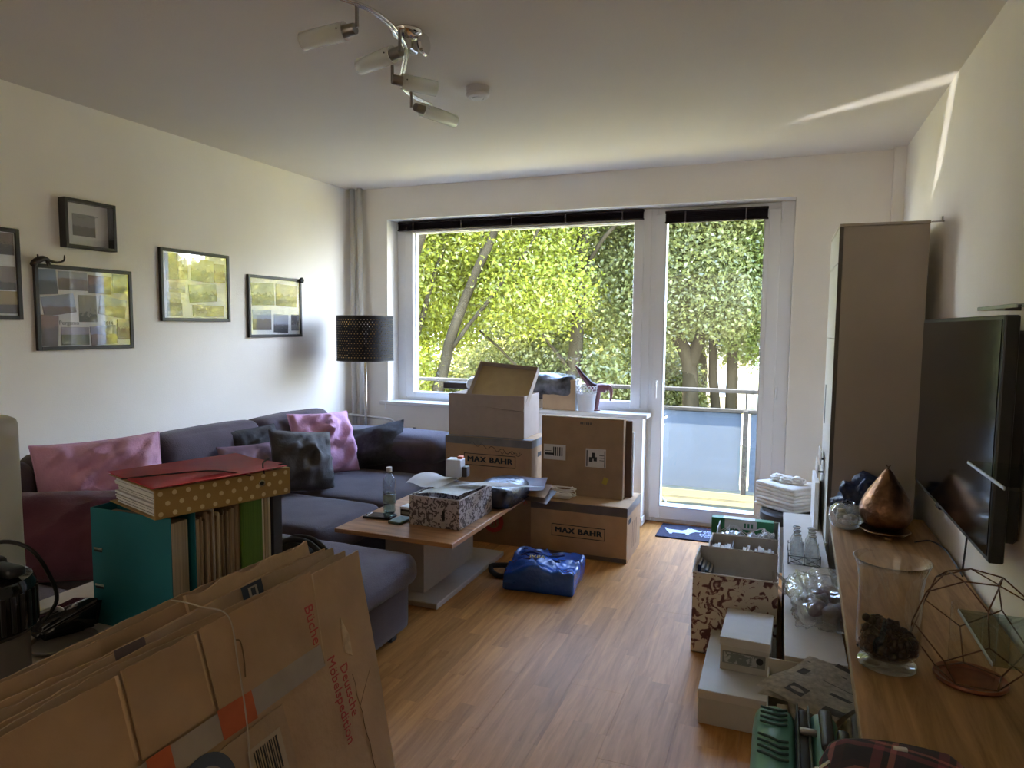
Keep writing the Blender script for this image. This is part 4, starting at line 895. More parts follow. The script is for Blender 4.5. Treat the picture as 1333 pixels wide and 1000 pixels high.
# power strip
t = thing('power_strip', 'white power strip with coiled cable on the box nearest the balcony door', 'power strip', (-1.30, 4.115, .349), -.03)
pm = M('cable_white', (.86, .83, .78), .4)
bm = newbm(); rbox(bm, -.12, .10, -.028, .028, 0, .04, r=.02, n=10); mk('housing', bm, pm, t, True)
for k in range(3):
    bm = newbm(); lathe(bm, [(0, 0), (.018, 0), (.018, .004), (.015, .004), (.014, .001), (0, .001)], 16, (-.085+.06*k, 0, .0395)); mk('socket', bm, M('socket_grey', (.35, .34, .33), .5), t, True, angle=.5)
bm = newbm(); pts = [(.05+.075*math.cos(a)*(1+.15*math.sin(a*.7)), -.012+.03*math.sin(a*1.0), .050+.022*math.sin(a*.37+.6)) for a in [k*.35 for k in range(70)]]; tube(bm, pts, .0042, 6); mk('cable', bm, pm, t, True)
bm = newbm(); tube(bm, smooth_path([(-.02, -.02, .045), (.0, -.03, .075), (.03, -.03, .06), (.09, -.02, .055), (.11, -.02, .085), (.13, -.01, .04)], 6), .0042, 6); mk('cable', bm, pm, t, True)
# lace pot
potm = M('white_enamel', (.70, .69, .68), .35)
t = thing('lace_plant_pot', 'white pot with a pierced lace rim on the window sill', 'pot', (-1.333, 4.915, .818))
bm = newbm(); lathe(bm, [(0, 0), (.056, 0), (.058, .004), (.072, .125), (.0735, .128), (.071, .128), (.069, .122), (.055, .006), (0, .006)], 32); mk('body', bm, potm, t, True, angle=.7)
bm = newbm()
for row in range(3):
    n = 18; r = .0735+.0025*row; z = .138+.020*row
    for i in range(n):
        a = (i+.5*(row % 2))*2*PI/n; 
        q = Matrix.Translation((r*math.cos(a), r*math.sin(a), z)) @ Matrix.Rotation(a, 4, 'Z') @ Matrix.Rotation(PI/2, 4, 'Y')
        lathe(bm, [(.0085, -.001), (.0135, -.001), (.0135, .001), (.0085, .001)], 10, mtx=q, close=True)
mk('lace_rim', bm, potm, t, True)
# watering can like a long-necked animal
wcm = M('plum_plastic', (.20, .075, .085), .35, b=(10, .1)); wcd = M('plum_shade', (.05, .015, .02), .5)  # darker plum paints the shade inside the spout, itself a closed tube
t = thing('watering_can', 'plum watering can with a long open spout behind the lace pot', 'watering can', (-1.28, 4.97, .818))
bm = newbm()
sp = smooth_path([(-1.435, 4.97, 1.150), (-1.395, 4.97, 1.090), (-1.345, 4.97, 1.035), (-1.305, 4.97, .995), (-1.265, 4.97, .985), (-1.225, 4.97, .990), (-1.195, 4.97, .985)], 4)
k = len(sp); tube(bm, sp, [.006+.028*min(1, i/(k*.62)) for i in range(k)], 12)
mk('body', bm, wcm, t, True, world=True)
bm = newbm(); sp2 = [p+Vector((.007, -.012, .014)) for p in sp[2:k-9]]; tube(bm, sp2, [.004+.020*i/len(sp2) for i in range(len(sp2))], 10); mk('spout_shade', bm, wcd, t, True, world=True)
bm = newbm(); tube(bm, smooth_path([(-1.255, 4.97, .985), (-1.262, 4.97, .90), (-1.272, 4.97, .822)], 4), [.022, .021, .020, .019, .018, .017, .016, .014, .013], 10); lathe(bm, [(0, 0), (.03, 0), (.03, .006), (0, .008)], 16, (-1.268, 4.965, .818)); mk('front_leg', bm, wcm, t, True, world=True)
bm = newbm(); tube(bm, smooth_path([(-1.20, 4.97, .985), (-1.178, 4.97, 1.0), (-1.160, 4.97, .975), (-1.158, 4.97, .93), (-1.165, 4.97, .895)], 4), [.026, .025, .022, .02, .019, .018, .017, .016, .015, .014, .013, .012, .011, .010, .009, .008, .007], 10); mk('handle', bm, wcm, t, True, world=True)

# ================================================================== BLUE BAG
t = thing('shopping_bag', 'folded shiny blue shopping bag lying on the floor before the boxes', 'bag', (-1.19, 3.56, 0), .10)
bm = newbm(); rbox(bm, -.20, .20, -.17, .17, 0, .145, r=.020, n=44, puff=(.006, .006, -.01), wr=.0, seed=11)
for v in bm.verts:
    k = v.co.z/.145; p = v.co
    rg = max(0, 1-abs(mnoise.noise(Vector((p.x*9+p.y*5, p.y*4, 2.0))))*3)**2
    v.co.z += k*(.020*rg-.008)
    v.co += Vector((mnoise.noise(p*8)*.012, mnoise.noise(p*8+Vector((4, 0, 0)))*.012*k, k*(.045*mnoise.noise(p*5+Vector((9, 1, 0)))+.022*abs(mnoise.noise(p*15)))))
    if k > .5: v.co.z -= max(0, -p.x-.0)*.10
mk('body', bm, M('blue_woven_plastic', (.012, .075, .36), .22, n=(7, .25), b=(35, .35), coat=.3), t, True)
bm = newbm()
for s in (-1, 1): tube(bm, smooth_path([(-.19, .05*s, .10), (-.10, .06*s, .15), (.02, .03*s, .145), (.10, .06*s, .152)], 5), .006, 6)
mk('seam', bm, M('deep_blue', (.01, .03, .18), .5), t, True)
text('lettering', 'IKEA', .040, ROOTM[t.name] @ Matrix.Translation((-.035, -.03, .158)) @ Matrix.Rotation(.15, 4, 'X') @ Matrix.Rotation(.1, 4, 'Z'), M('yellow_print', (.45, .36, .12), .5), t, .002, 1.1)
bm = newbm(); tube(bm, smooth_path([(-.19, .02, .03), (-.25, .0, .012), (-.31, .02, .02), (-.33, .05, .045), (-.29, .07, .05), (-.22, .06, .06)], 5), .016, 7); mk('strap', bm, M('dark_strap', (.035, .033, .032), .8), t, True)

# ================================================================== DOORMAT
t = thing('doormat', 'dark doormat with a pale dachshund and lettering at the balcony door', 'mat', (-.50, 4.835, 0))
bm = newbm(); box(bm, -.26, .26, -.165, .165, 0, .010, bev=.004, seg=2); mk('body', bm, M('mat_pile', (.025, .025, .05), .95, n=(60, .3), b=(200, .4)), t)
bm = newbm(); lt = M('pale_blue_pile', (.42, .46, .58), .9, n=(60, .15))
prism(bm, [(-.185, -.035), (-.175, -.055), (-.165, -.08), (-.150, -.08), (-.148, -.05), (-.06, -.045), (-.055, -.075), (-.038, -.075), (-.035, -.045), (-.02, -.01), (.0, .02), (.035, .025), (.04, .04), (.0, .065), (-.02, .075), (-.035, .09), (-.045, .075), (-.06, .088), (-.062, .05), (-.09, .015), (-.15, .018), (-.185, .02), (-.21, .05), (-.215, .045), (-.20, .0)], .0098, .0115, Matrix.Translation((-.01, 0, 0))); mk('dog_motif', bm, lt, t)
for i, s in enumerate(['NICE', 'TO', 'MEET', 'YOU']): text('lettering', s, .042, Matrix.Translation((-.425, 4.888-.040*i, .0102)), lt, t, .0008, 1.1)
bm = newbm(); tube(bm, smooth_path([(.055, .125, .0104), (.07, .115, .0104), (.09, .118, .0104), (.11, .13, .0104)], 4), .002, 4); mk('squiggle', bm, M('dusty_rose', (.35, .12, .12), .8), t)

# ================================================================== LEFT FOREGROUND TABLE
tw = M('white_table_top', (.62, .57, .51), .45, n=(20, .03))
t = thing('side_table', 'white table holding the folders behind the flattened cardboard', 'table', (-1.68, 1.15, 0))
pb('tabletop', (-1.99, -1.375, .35, 1.93, .60, .63), tw, t, .003)
for x in (-1.95, -1.42):
    for y in (.40, 1.68): pb('leg', (x-.02, x+.02, y-.02, y+.02, 0, .60), tw, t, .002)
teal = M('teal_card_cover', (.010, .145, .185), .5, n=(6, .06))
t = thing('lever_arch_file', 'teal lever arch file standing nearest on the white table', 'folder', (-1.56, 1.30, .631))
bm = newbm(); box(bm, -.143, .143, -.040, -.037, 0, .318, bev=.0008); mk('cover', bm, teal, t)
bm = newbm(); box(bm, -.143, .143, .037, .040, 0, .318, bev=.0008); mk('cover', bm, teal, t)
bm = newbm(); box(bm, -.143, -.140, -.037, .037, 0, .318, bev=.0008); mk('spine', bm, teal, t)
bm = newbm(); box(bm, -.135, .125, -.03, .03, .003, .297); mk('papers', bm, M('file_papers', (.50, .43, .34), .9, n=(3, .25, 8), stretch=(1, 60, 1)), t)
for z in (.105, .205):
    for a in (-.133,):
        bm = newbm(); box(bm, a, a+.032, -.0425, -.0395, z, z+.006, bev=.0008); mk('metal_slot', bm, chrome, t)
        bm = newbm(); box(bm, a+.001, a+.029, -.0415, -.0393, z-.006, z, bev=.0005); mk('slot_shadow', bm, black, t)
# the row of paper folders behind it, each its own
cols_ = {'brown': (.36, .27, .18), 'light': (.60, .53, .40), 'dark': (.22, .17, .11), 'tan': (.46, .36, .23), 'green': (.075, .16, .012), 'white': (.72, .70, .66)}
for k_, v_ in cols_.items(): M('folder_'+k_, v_, .8, n=(4, .22, 8), stretch=(1, 30, 1))
y = 1.343
order = [('brown', .018, .300, 'thick brown paper bundle directly behind the teal file'), ('dark', .012, .292, 'dark brown folder behind the thick brown bundle'), ('brown', .022, .306, 'brown document folder before the white divider'), ('white', .008, .312, 'thin white divider folder between the brown ones'),
         ('tan', .010, .290, 'thin tan folder directly behind the white divider'), ('light', .008, .296, 'thin pale folder behind the first tan one'), ('tan', .010, .287, 'second thin tan folder from the white divider'), ('dark', .014, .300, 'dark folder in the middle of the row of folders'), ('tan', .016, .296, 'tan folder behind the dark middle one'), ('brown', .018, .300, 'brown folder two places before the green file'), ('brown', .012, .303, 'narrow brown folder directly before the green file')]
for cn, th, h, lab in order:
    t = thing('document_folder', lab, 'folder', (-1.555, y+th/2, .631), rnd.uniform(-.006, .006), 'row of document folders on the white table')
    bm = newbm(); box(bm, -.14, .138+rnd.uniform(-.006, .004), -th/2+.0008, -th/2+.0022, 0, h, bev=.0004); box(bm, -.14, .138, th/2-.0022, th/2-.0008, 0, h-.004, bev=.0004); box(bm, -.141, -.139, -th/2+.001, th/2-.001, 0, h); mk('cover', bm, MATS['folder_'+cn], t)
    bm = newbm(); box(bm, -.135, .130, -th/2+.0025, th/2-.0025, .002, h-.01); mk('papers', bm, MATS['file_papers'], t)
    y += th+.0006
t = thing('lever_arch_file', 'olive green lever arch file near the far end of the folder row', 'folder', (-1.555, y+.042, .631))
for s in (-1, 1):
    bm = newbm(); box(bm, -.14, .143, s*.040-.0015, s*.040+.0015, 0, .318); mk('cover', bm, MATS['folder_green'], t)
bm = newbm(); box(bm, .1405, .1435, -.0385, .0385, 0, .318); mk('spine', bm, MATS['folder_green'], t)
bm = newbm(); box(bm, -.13, .13, -.035, .035, .002, .30); mk('papers', bm, MATS['file_papers'], t)
y += .085
for cn, th, h, lab in [('light', .014, .30, 'pale paper folder directly behind the green file'), ('tan', .014, .30, 'tan paper folder second behind the green file'), ('light', .012, .296, 'pale paper folder third behind the green file')]:
    t = thing('document_folder', lab, 'folder', (-1.555, y+th/2, .631), 0, 'row of document folders on the white table')
    bm = newbm(); box(bm, -.14, .138, -th/2+.0008, th/2-.0008, 0, h, bev=.0008); mk('body', bm, MATS['folder_'+cn], t); y += th+.0006
t = thing('lever_arch_file', 'black file closing the far end of the folder row', 'folder', (-1.555, y+.022, .631))
bm = newbm(); box(bm, -.14, .145, -.02, .02, 0, .312, bev=.002); mk('body', bm, black, t)
# dotted file lying on top
t = thing('lever_arch_file', 'brown file with cream dots lying on top of the folder row', 'folder', (-1.497, 1.45, .951), -.32)
dotm = M('dotted_kraft_cover', (.33, .215, .075), .5, n=(20, .08)); dotc = M('cream_dot', (.62, .52, .30), .5)
bm = newbm(); box(bm, .128, .131, -.19, .19, 0, .076, bev=.002); sp0 = mk('spine', bm, dotm, t)
bm = newbm()
for a in range(11):
    for b_ in range(3):
        y_ = -.175+.035*a+(.0175 if b_ % 2 else 0); z_ = .012+.026*b_
        if y_ > .18: continue
        lathe(bm, [(0, 0), (.0062, 0), (.0062, .0005), (0, .0005)], 12, mtx=Matrix.Translation((.1309, y_, z_)) @ Matrix.Rotation(PI/2, 4, 'Y'))
mk('dots', bm, dotc, sp0)
bm = newbm(); lathe(bm, [(.006, -.001), (.010, -.001), (.010, .001), (.006, .001)], 16, mtx=Matrix.Translation((.1320, .10, .045)) @ Matrix.Rotation(PI/2, 4, 'Y'), close=True); mk('finger_ring', bm, chrome, t)
bm = newbm(); lathe(bm, [(0, 0), (.0065, 0)], 16, mtx=Matrix.Translation((.1322, .10, .045)) @ Matrix.Rotation(PI/2, 4, 'Y')); mk('finger_hole', bm, black, t)
for z in (.0, .073):
    bm = newbm(); box(bm, -.155, .130, -.19, .19, z, z+.003, bev=.0008); c0 = mk('cover', bm, dotm, t)
bm = newbm()
for a in range(8):
    for b_ in range(11):
        lathe(bm, [(0, 0), (.0062, 0), (.0062, .0005), (0, .0005)], 12, (-.14+.035*a+(.017 if b_ % 2 else 0), -.18+.035*b_, .0758))
mk('dots', bm, dotc, c0)
bm = newbm()
for k in range(12): box(bm, -.13+rnd.uniform(0, .01), .115, -.180-rnd.uniform(-.004, .006), .16, .004+k*.0055, .0082+k*.0055)
mk('papers', bm, MATS['grey_white_pages'] if 'grey_white_pages' in MATS else M('grey_white_pages', (.66, .66, .68), .9), t)
t = thing('elastic_folder', 'thin red elastic folder lying on the dotted file', 'folder', (-1.50, 1.45, 1.030), -.32)
redm = M('red_gloss_card', (.66, .035, .065), .45, n=(6, .12), b=(10, .2), spec=.35)
bm = newbm(); g = [[bm.verts.new((-.135+.265*i/10, -.20+.37*j/12, .004+.004*math.sin(j*.9+i*.3)*(i/10)+.004)) for j in range(13)] for i in range(11)]
for i in range(10):
    for j in range(12): bm.faces.new((g[i][j], g[i+1][j], g[i+1][j+1], g[i][j+1]))
bmesh.ops.solidify(bm, geom=bm.faces[:], thickness=.0012); mk('cover', bm, redm, t, True, angle=.8)
bm = newbm(); box(bm, -.135, .128, -.19, .175, .0, .0025, bev=.0008); mk('back_cover', bm, redm, t)
bm = newbm(); prism(bm, [(.09, -.13), (.150, -.205), (.155, .05), (.145, .175), (.09, .12)], .0125, .0138, Matrix.Rotation(.05, 4, 'Y')); mk('flap', bm, redm, t)
for pts in ([(-.02, -.205, .006), (.06, -.12, .017), (.11, -.02, .017), (.150, .06, -.004)], [(.150, .10, -.004), (.11, .12, .017), (.04, .18, .012)]):
    bm = newbm(); tube(bm, smooth_path(pts, 5), .0022, 6); mk('elastic_band', bm, M('dark_elastic', (.03, .012, .015), .7), t, True)
# black bag behind the row
t = thing('black_bag', 'black bag with looped straps behind the far end of the folder row', 'bag', (-1.50, 1.86, .631))
bm = newbm(); rbox(bm, -.16, .06, -.055, .055, 0, .06, r=.03, n=12, puff=(.01, .01, .02), wr=.02, seed=4); mk('body', bm, M('black_nylon', (.014, .014, .016), .5, b=(60, .4)), t, True)
for s in (0, 1):
    bm = newbm(); tube(bm, smooth_path([(-.08, -.02+.03*s, .05), (-.02, -.03+.03*s, .085), (.05, -.02+.03*s, .08), (.10, .0+.03*s, .03)], 5), .010, 8); mk('strap', bm, M('black_webbing', (.03, .03, .032), .6), t, True)
# appliance cut by the left edge, black machine, handset, cable
t = thing('white_appliance', 'white rounded appliance cut off by the left edge of the photo', 'appliance', (-1.95, 1.07, .631))
bm = newbm(); rbox(bm, -2.10, -1.80, 1.0, 1.16, .631, 1.205, r=.025, n=18); mk('housing', bm, M('warm_white_plastic', (.58, .585, .56), .35), t, True, world=True)
bm = newbm(); tube(bm, smooth_path([(-2.05, .998, 1.12), (-1.95, .998, 1.10), (-1.87, .998, 1.05), (-1.84, .998, .95), (-1.84, .998, .72)], 6), .003, 6); mk('seam', bm, M('grey_gap', (.25, .25, .24), .6), t, True, world=True)
pb('port', (-1.84, -1.825, .992, 1.0, .79, .83), black, t, .002)
t = thing('capsule_machine', 'black ribbed machine on a grey foot at the left edge of the photo', 'machine', (-1.60, .93, .631))
bm = newbm(); lathe(bm, [(0, .13), (.088, .13), (.096, .14), (.096, .235), (.090, .250), (.06, .258), (0, .258)], 36); mk('drum', bm, M('gloss_black', (.010, .010, .011), .12), t, True, angle=.6)
for k in range(30):
    a = k*2*PI/30; bm = newbm(); box(bm, .095, .099, -.005, .005, .145, .225, bev=.001, mtx=Matrix.Rotation(a, 4, 'Z')); mk('rib', bm, black, t)
bm = newbm(); lathe(bm, [(0, 0), (.075, 0), (.080, .01), (.080, .13), (0, .13)], 30); mk('foot', bm, M('foot_grey', (.16, .15, .14), .4), t, True, angle=.6)
for k, (x, y_, z) in enumerate([(.0, .0, .262), (.045, .02, .268), (-.03, .03, .27), (.03, -.04, .266)]):
    bm = newbm(); rbox(bm, x-.04, x+.04, y_-.02, y_+.02, z-.008, z+.018, r=.01, n=6, wr=.006, seed=k); mk('lid_part', bm, black, t, True)
bm = newbm(); lathe(bm, [(0, 0), (.022, 0), (.022, .006), (.012, .010), (0, .010)], 20, (.062, -.03, .252)); mk('button', bm, M('grey_metal_button', (.3, .3, .3), .3, 1), t, True, angle=.5)
t = thing('telephone_cradle', 'black wedge-shaped desk device on the white table', 'device', (-1.745, 1.185, .631), -.25)
bm = newbm()
vs = [bm.verts.new(p) for p in [(-.085, -.06, 0), (.06, -.06, 0), (.08, .07, 0), (-.07, .07, 0), (-.085, -.06, .022), (.06, -.065, .04), (.10, .08, .098), (-.07, .08, .055)]]
quad_faces(bm, vs, [(0, 3, 2, 1), (4, 5, 6, 7), (0, 1, 5, 4), (1, 2, 6, 5), (2, 3, 7, 6), (3, 0, 4, 7)]); bmesh.ops.bevel(bm, geom=bm.edges[:], offset=.014, segments=3, affect='EDGES'); mk('body', bm, MATS['gloss_black'], t, True)
bm = newbm(); tube(bm, smooth_path([(-.04, -.03, .045), (.0, .0, .062), (.03, .01, .055), (.05, .03, .075)], 5), .006, 8); mk('lever', bm, M('grey_lever', (.3, .3, .3), .3, .8), t, True)
for k in range(5):
    bm = newbm(); box(bm, -.06+.012*k, -.052+.012*k, -.045, -.038, .030+.002*k, .038+.002*k); mk('symbol', bm, M('symbol_grey', (.4, .4, .4), .5), t)
bm = newbm(); pts = [(-1.812, 1.03, .86), (-1.74, 1.05, .91), (-1.66, 1.07, .90), (-1.64, 1.10, .83), (-1.66, 1.13, .75), (-1.70, 1.12, .69)]
tube(bm, smooth_path(pts, 6), .005, 7); o = mk('power_cable', bm, black, smooth=True); tag(o, 'black cable looping from the appliance down to the desk device', 'cable')
t = thing('round_tray', 'grey round tray with a metal rim by the desk device', 'tray', (-1.66, 1.14, .631))
bm = newbm(); lathe(bm, [(0, 0), (.07, 0), (.078, .010), (.075, .012), (.068, .004), (0, .004)], 32); mk('body', bm, M('tray_grey', (.26, .25, .24), .3, .3), t, True, angle=.6)

# ================================================================== FLATTENED MOVING CARTONS, tied with string
PV = Vector((-.275, 0, .9614)); PN = Vector((.9614, 0, .275)); PO = Vector((-.93, 0, 0)); PU = Vector((0, 1, 0))
def PM(off=0, u0=0, v0=0):
    mm = Matrix((PU, PV, PN)).transposed().to_4x4(); mm.translation = PO+PN*off+PU*u0+PV*v0; return mm
def cardsheet(bm, u0, u1, v0, v1, off, th, topfn=None, endfn=None, seed=0, nu=36, nv=10, wob=.003):
    """a sheet of board in the leaning plane; worn upper edge and far end"""
    g = {}
    for s in (0, 1):
        for i in range(nu+1):
            for j in range(nv+1):
                a, b = i/nu, j/nv; vt = v1+(topfn(u0+(u1-u0)*a) if topfn else 0)
                v = v0+(vt-v0)*b; ue = u1+(endfn(v) if endfn else 0); u = u0+(ue-u0)*a
                v += (.004*mnoise.noise(Vector((u*30, seed, 1.0)))+.002*mnoise.noise(Vector((u*110, seed, 5)))) if j == nv else 0
                u += .003*mnoise.noise(Vector((v*30, seed, 7))) if i == nu else 0
                w_ = wob*mnoise.noise(Vector((u*4, v*4, seed*2.3)))
                g[s, i, j] = bm.verts.new(PM() @ Vector((u, v, off+w_-(th if s else 0))))
    for s in (0, 1):
        for i in range(nu):
            for j in range(nv): bm.faces.new((g[s, i, j], g[s, i+1, j], g[s, i+1, j+1], g[s, i, j+1]))
    for i in range(nu):
        for j in (0, nv): bm.faces.new((g[0, i, j], g[0, i+1, j], g[1, i+1, j], g[1, i, j]))
    for j in range(nv):
        for i in (0, nu): bm.faces.new((g[0, i, j], g[0, i, j+1], g[1, i, j+1], g[1, i, j]))
Gc = 'flattened moving cartons tied in a bundle'
endf = lambda v: -.115*(1-v/.8)*.9
t = thing('flattened_carton', 'foremost flattened moving carton of the tied bundle, with red lettering', 'cardboard', (-.95, .9, 0), 0, Gc)
worn = M('worn_cardboard', (.44, .295, .175), .88, n=(5, .16, 9), b=(35, .25)); worn2 = M('worn_cardboard_grey', (.40, .285, .185), .88, n=(6, .16, 9), b=(35, .25))
bm = newbm(); cardsheet(bm, .05, 1.69, .004, .785, 0, .006, lambda u: .016 if u > 1.47 else (-.002), endf, 1, 60, 14); mk('panel', bm, worn, t, world=True)
bm = newbm(); cardsheet(bm, .08, 1.68, .004, .79, -.008, .006, None, endf, 2, 60, 14); mk('rear_panel', bm, worn2, t, world=True)
for i, (a, b_, lab) in enumerate([(.10, .462, 0), (.474, .884, 0), (.896, 1.072, 0), (1.086, 1.462, 0)]):
    v0 = .636 if i < 3 else .572
    bm = newbm(); cardsheet(bm, a, b_, v0 if i < 3 else .600, .800+.004*i, .0065, .004, None, (lambda v: .0) if i < 3 else (lambda v: -.035*(1-(v-.57)/.24)), 5+i, 20, 6, .002); mk('flap', bm, worn, t, world=True)
    # rounded fold on the far side of each flap
    bm = newbm(); tube(bm, [PM() @ Vector((b_+.002-(.035*(1-k/8) if i == 3 else 0), v0+.004+(.800-v0)*k/8, .004)) for k in range(9)], [.0045]*9, 7); mk('fold', bm, kraft2, t, True, world=True)
bm = newbm(); cardsheet(bm, .05, 1.03, .05, .568, .0052, .0035, None, None, 12, 24, 8, .002); mk('lower_flap', bm, worn2, t, world=True)
bm = newbm(); cardsheet(bm, 1.045, 1.262, .05, .555, .0052, .0035, None, None, 13, 10, 8, .002); mk('lower_flap', bm, worn2, t, world=True)
def strip(name, u0, u1, v0, v1, off, mat, parent, dv=0, th=.0006):
    bm = newbm(); vs = [(u0, v0), (u1, v0+dv), (u1, v1+dv), (u0, v1)]
    prism(bm, vs, off, off+th, PM()); return mk(name, bm, mat, parent, world=True)
strip('paper_tape', .30, 1.430, .632, .574, .0075, M('grey_paper_tape', (.36, .31, .26), .6, n=(10, .12)), t, -.004)
strip('orange_tape', 1.078, 1.178, .634, .570, .0088, M('orange_tape', (.48, .11, .04), .5, n=(14, .15)), t, -.004)
strip('orange_tape', .90, .955, .632, .568, .0088, MATS['orange_tape'], t)
strip('address_label', 1.128, 1.232, .405, .515, .0088, M('label_beige', (.42, .34, .24), .6), t)
for k in range(11): strip('barcode', 1.142+.007*k, 1.142+.007*k+[.003, .0045, .002][k % 3], .43, .505, .0096, ink, t)
strip('label_print', 1.142, 1.222, .414, .420, .0096, ink, t)
bm = newbm(); lathe(bm, [(.052, 0), (.078, 0), (.078, .0008), (.052, .0008)], 40, mtx=PM(.0093, 1.01, .495), close=True); mk('round_logo', bm, M('faded_blue_print', (.07, .09, .13), .6), t, world=True)
bm = newbm(); lathe(bm, [(0, 0), (.052, 0), (.052, .0006), (0, .0006)], 40, mtx=PM(.0092, 1.01, .495)); mk('logo_ground', bm, M('label_pale', (.36, .33, .29), .6), t, world=True)
# German lettering, reading down the board
def TM(u, v, off): return PM(off, u, v) @ Matrix.Rotation(-PI/2, 4, 'Z')
text('lettering', 'B\u00fccher', .046, TM(1.420, .676, .0075), redink, t, .0004, .92)
text('lettering', 'Deutsche', .044, TM(1.503, .470, .0015), redink, t, .0004, .84)
text('lettering', 'M\u00f6belspedition', .044, TM(1.462, .462, .0015), redink, t, .0004, .86)
bm = newbm(); tube(bm, [PM() @ Vector(p) for p in smooth_path([(1.168, .752, .008), (1.182, .742, .008), (1.180, .70, .008), (1.172, .664, .008)], 5)], .0016, 5); mk('slit', bm, M('cut_shadow', (.17, .11, .06), .9), t, world=True)
bm = newbm(); prism(bm, [(1.535, .655), (1.552, .60), (1.545, .545), (1.520, .565), (1.525, .61)], .001, .006, PM()); mk('torn_patch', bm, M('torn_paper', (.55, .42, .27), .9, n=(40, .2)), t, world=True)
bm = newbm(); tube(bm, [PM() @ Vector((1.530+.003*math.sin(k*2), .50-.028*k, .0015)) for k in range(11)], .0008, 5); mk('crease', bm, MATS['cut_shadow'], t, world=True)
bm = newbm(); tube(bm, [PM() @ Vector(p) for p in [(1.53, .41, .0015), (1.58, .455, .0015), (1.61, .48, .0015)]], .0008, 5); mk('crease', bm, MATS['cut_shadow'], t, world=True)
t = thing('flattened_carton', 'second flattened carton of the tied bundle, right behind the foremost one', 'cardboard', (-1.0, .9, 0), 0, Gc)
bm = newbm(); cardsheet(bm, .10, 1.655, .004, .808, -.020, .006, lambda u: .008*math.sin(u*9), endf, 21, 60, 12, .004); mk('panel', bm, worn2, t, world=True)
bm = newbm(); cardsheet(bm, .08, 1.60, .004, .815, -.034, .007, lambda u: .006*math.sin(u*7+1), endf, 22, 60, 12, .004); mk('panel', bm, worn, t, world=True)
t = thing('flattened_carton', 'third flattened carton of the tied bundle with a blue printed mark at its top', 'cardboard', (-1.05, .9, 0), 0, Gc)
bm = newbm(); cardsheet(bm, .06, 1.64, .004, .835, -.052, .007, lambda u: .006*math.sin(u*6), endf, 23, 60, 12, .005); mk('panel', bm, worn2, t, world=True)
bm = newbm(); cardsheet(bm, .06, 1.62, .004, .838, -.066, .008, lambda u: -.004*math.sin(u*8), endf, 24, 60, 12, .005); mk('panel', bm, worn, t, world=True)
strip('blue_mark', 1.275, 1.345, .800, .842, -.0500, M('navy_print', (.03, .045, .075), .6), t); strip('mark_ground', 1.295, 1.325, .808, .834, -.0488, M('mark_white', (.34, .32, .30), .6), t); strip('mark_bar', 1.303, 1.317, .812, .830, -.0482, MATS['navy_print'], t)
strip('faded_tape', .93, 1.0, .79, .838, -.0500, M('violet_tape', (.12, .09, .10), .5), t)
t = thing('flattened_carton', 'rearmost thick flattened carton of the tied bundle with crushed folded flaps', 'cardboard', (-1.1, .9, 0), 0, Gc)
bm = newbm(); cardsheet(bm, .02, 1.60, .004, .858, -.110, .006, lambda u: .004*math.sin(u*6), endf, 25, 60, 12, .006); mk('panel', bm, worn, t, world=True)
bm = newbm(); cardsheet(bm, .02, 1.60, .004, .866, -.128, .008, lambda u: .005*math.sin(u*5+2), endf, 26, 60, 12, .006); mk('panel', bm, worn2, t, world=True)
bm = newbm(); cardsheet(bm, 1.16, 1.60, .60, .868, -.100, .010, lambda u: .006*math.sin(u*40), None, 27, 30, 8, .010); mk('crushed_flap', bm, kraft2, t, world=True)
bm = newbm(); cardsheet(bm, .02, .94, .60, .862, -.100, .006, None, None, 28, 30, 8, .006); mk('folded_flap', bm, worn, t, world=True)
bm = newbm()
tube(bm, [PM() @ Vector(p) for p in smooth_path([(1.136, .872, -.118), (1.138, .862, -.08), (1.145, .845, -.045), (1.165, .808, .010), (1.160, .70, .0095), (1.152, .63, .0105), (1.14, .55, .0105), (1.12, .46, .0105), (1.10, .30, .0105), (1.08, .10, .010)], 6)], .0019, 6)
o = mk('string', bm, M('jute_string', (.40, .34, .27), .9), smooth=True); tag(o, 'thin pale string tied round the flattened cartons', 'string')

# ================================================================== RIGHT SIDE: cabinet, board, television
cabm = M('cashmere_cabinet', (.44, .385, .325), .45, n=(12, .02)); cabf = M('cabinet_front', (.56, .54, .47), .35)
t = thing('tall_cabinet', 'tall narrow greige cabinet in the corner by the balcony door', 'cabinet', (.42, 3.9, 0))
pb('body', (.254, .605, 3.60, 4.20, .03, 1.918), cabm, t, .002)
pb('top_panel', (.236, .607, 3.598, 4.205, 1.919, 1.932), cabm, t, .001)
pb('edge_strip', (.2365, .2535, 3.600, 3.612, .58, 1.918), M('dark_edge', (.12, .11, .095), .5), t)
for z0, z1 in ((1.755, 1.915), (1.395, 1.751), (.775, 1.391), (.40, .771), (.06, .396)): pb('door', (.236, .252, 3.614, 4.198, z0, z1), cabf, t, .0015)
pb('handle_recess', (.233, .2365, 4.05, 4.08, .93, 1.14), M('grey_recess', (.12, .12, .11), .5), t, .001)
for k, (z0, z1, x0) in enumerate([(.735, .800, .205), (.665, .735, .192)]):
    bm = newbm(); box(bm, -.002, .002, 3.86, 4.10, z0, z1, bev=.0008, mtx=Matrix.Translation((x0+.012, 0, 0))); h = mk('open_flap', bm, cabm, t, world=True)
    pb('flap_arm', (x0+.012, .240, 4.0, 4.01, z0+.002, z0+.010), black, t)
pb('open_drawer', (.190, .212, 3.80, 4.14, .30, .652), M('white_drawer_front', (.74, .73, .70), .35), t, .002); pb('drawer_side', (.212, .238, 4.10, 4.12, .32, .60), cabm, t)
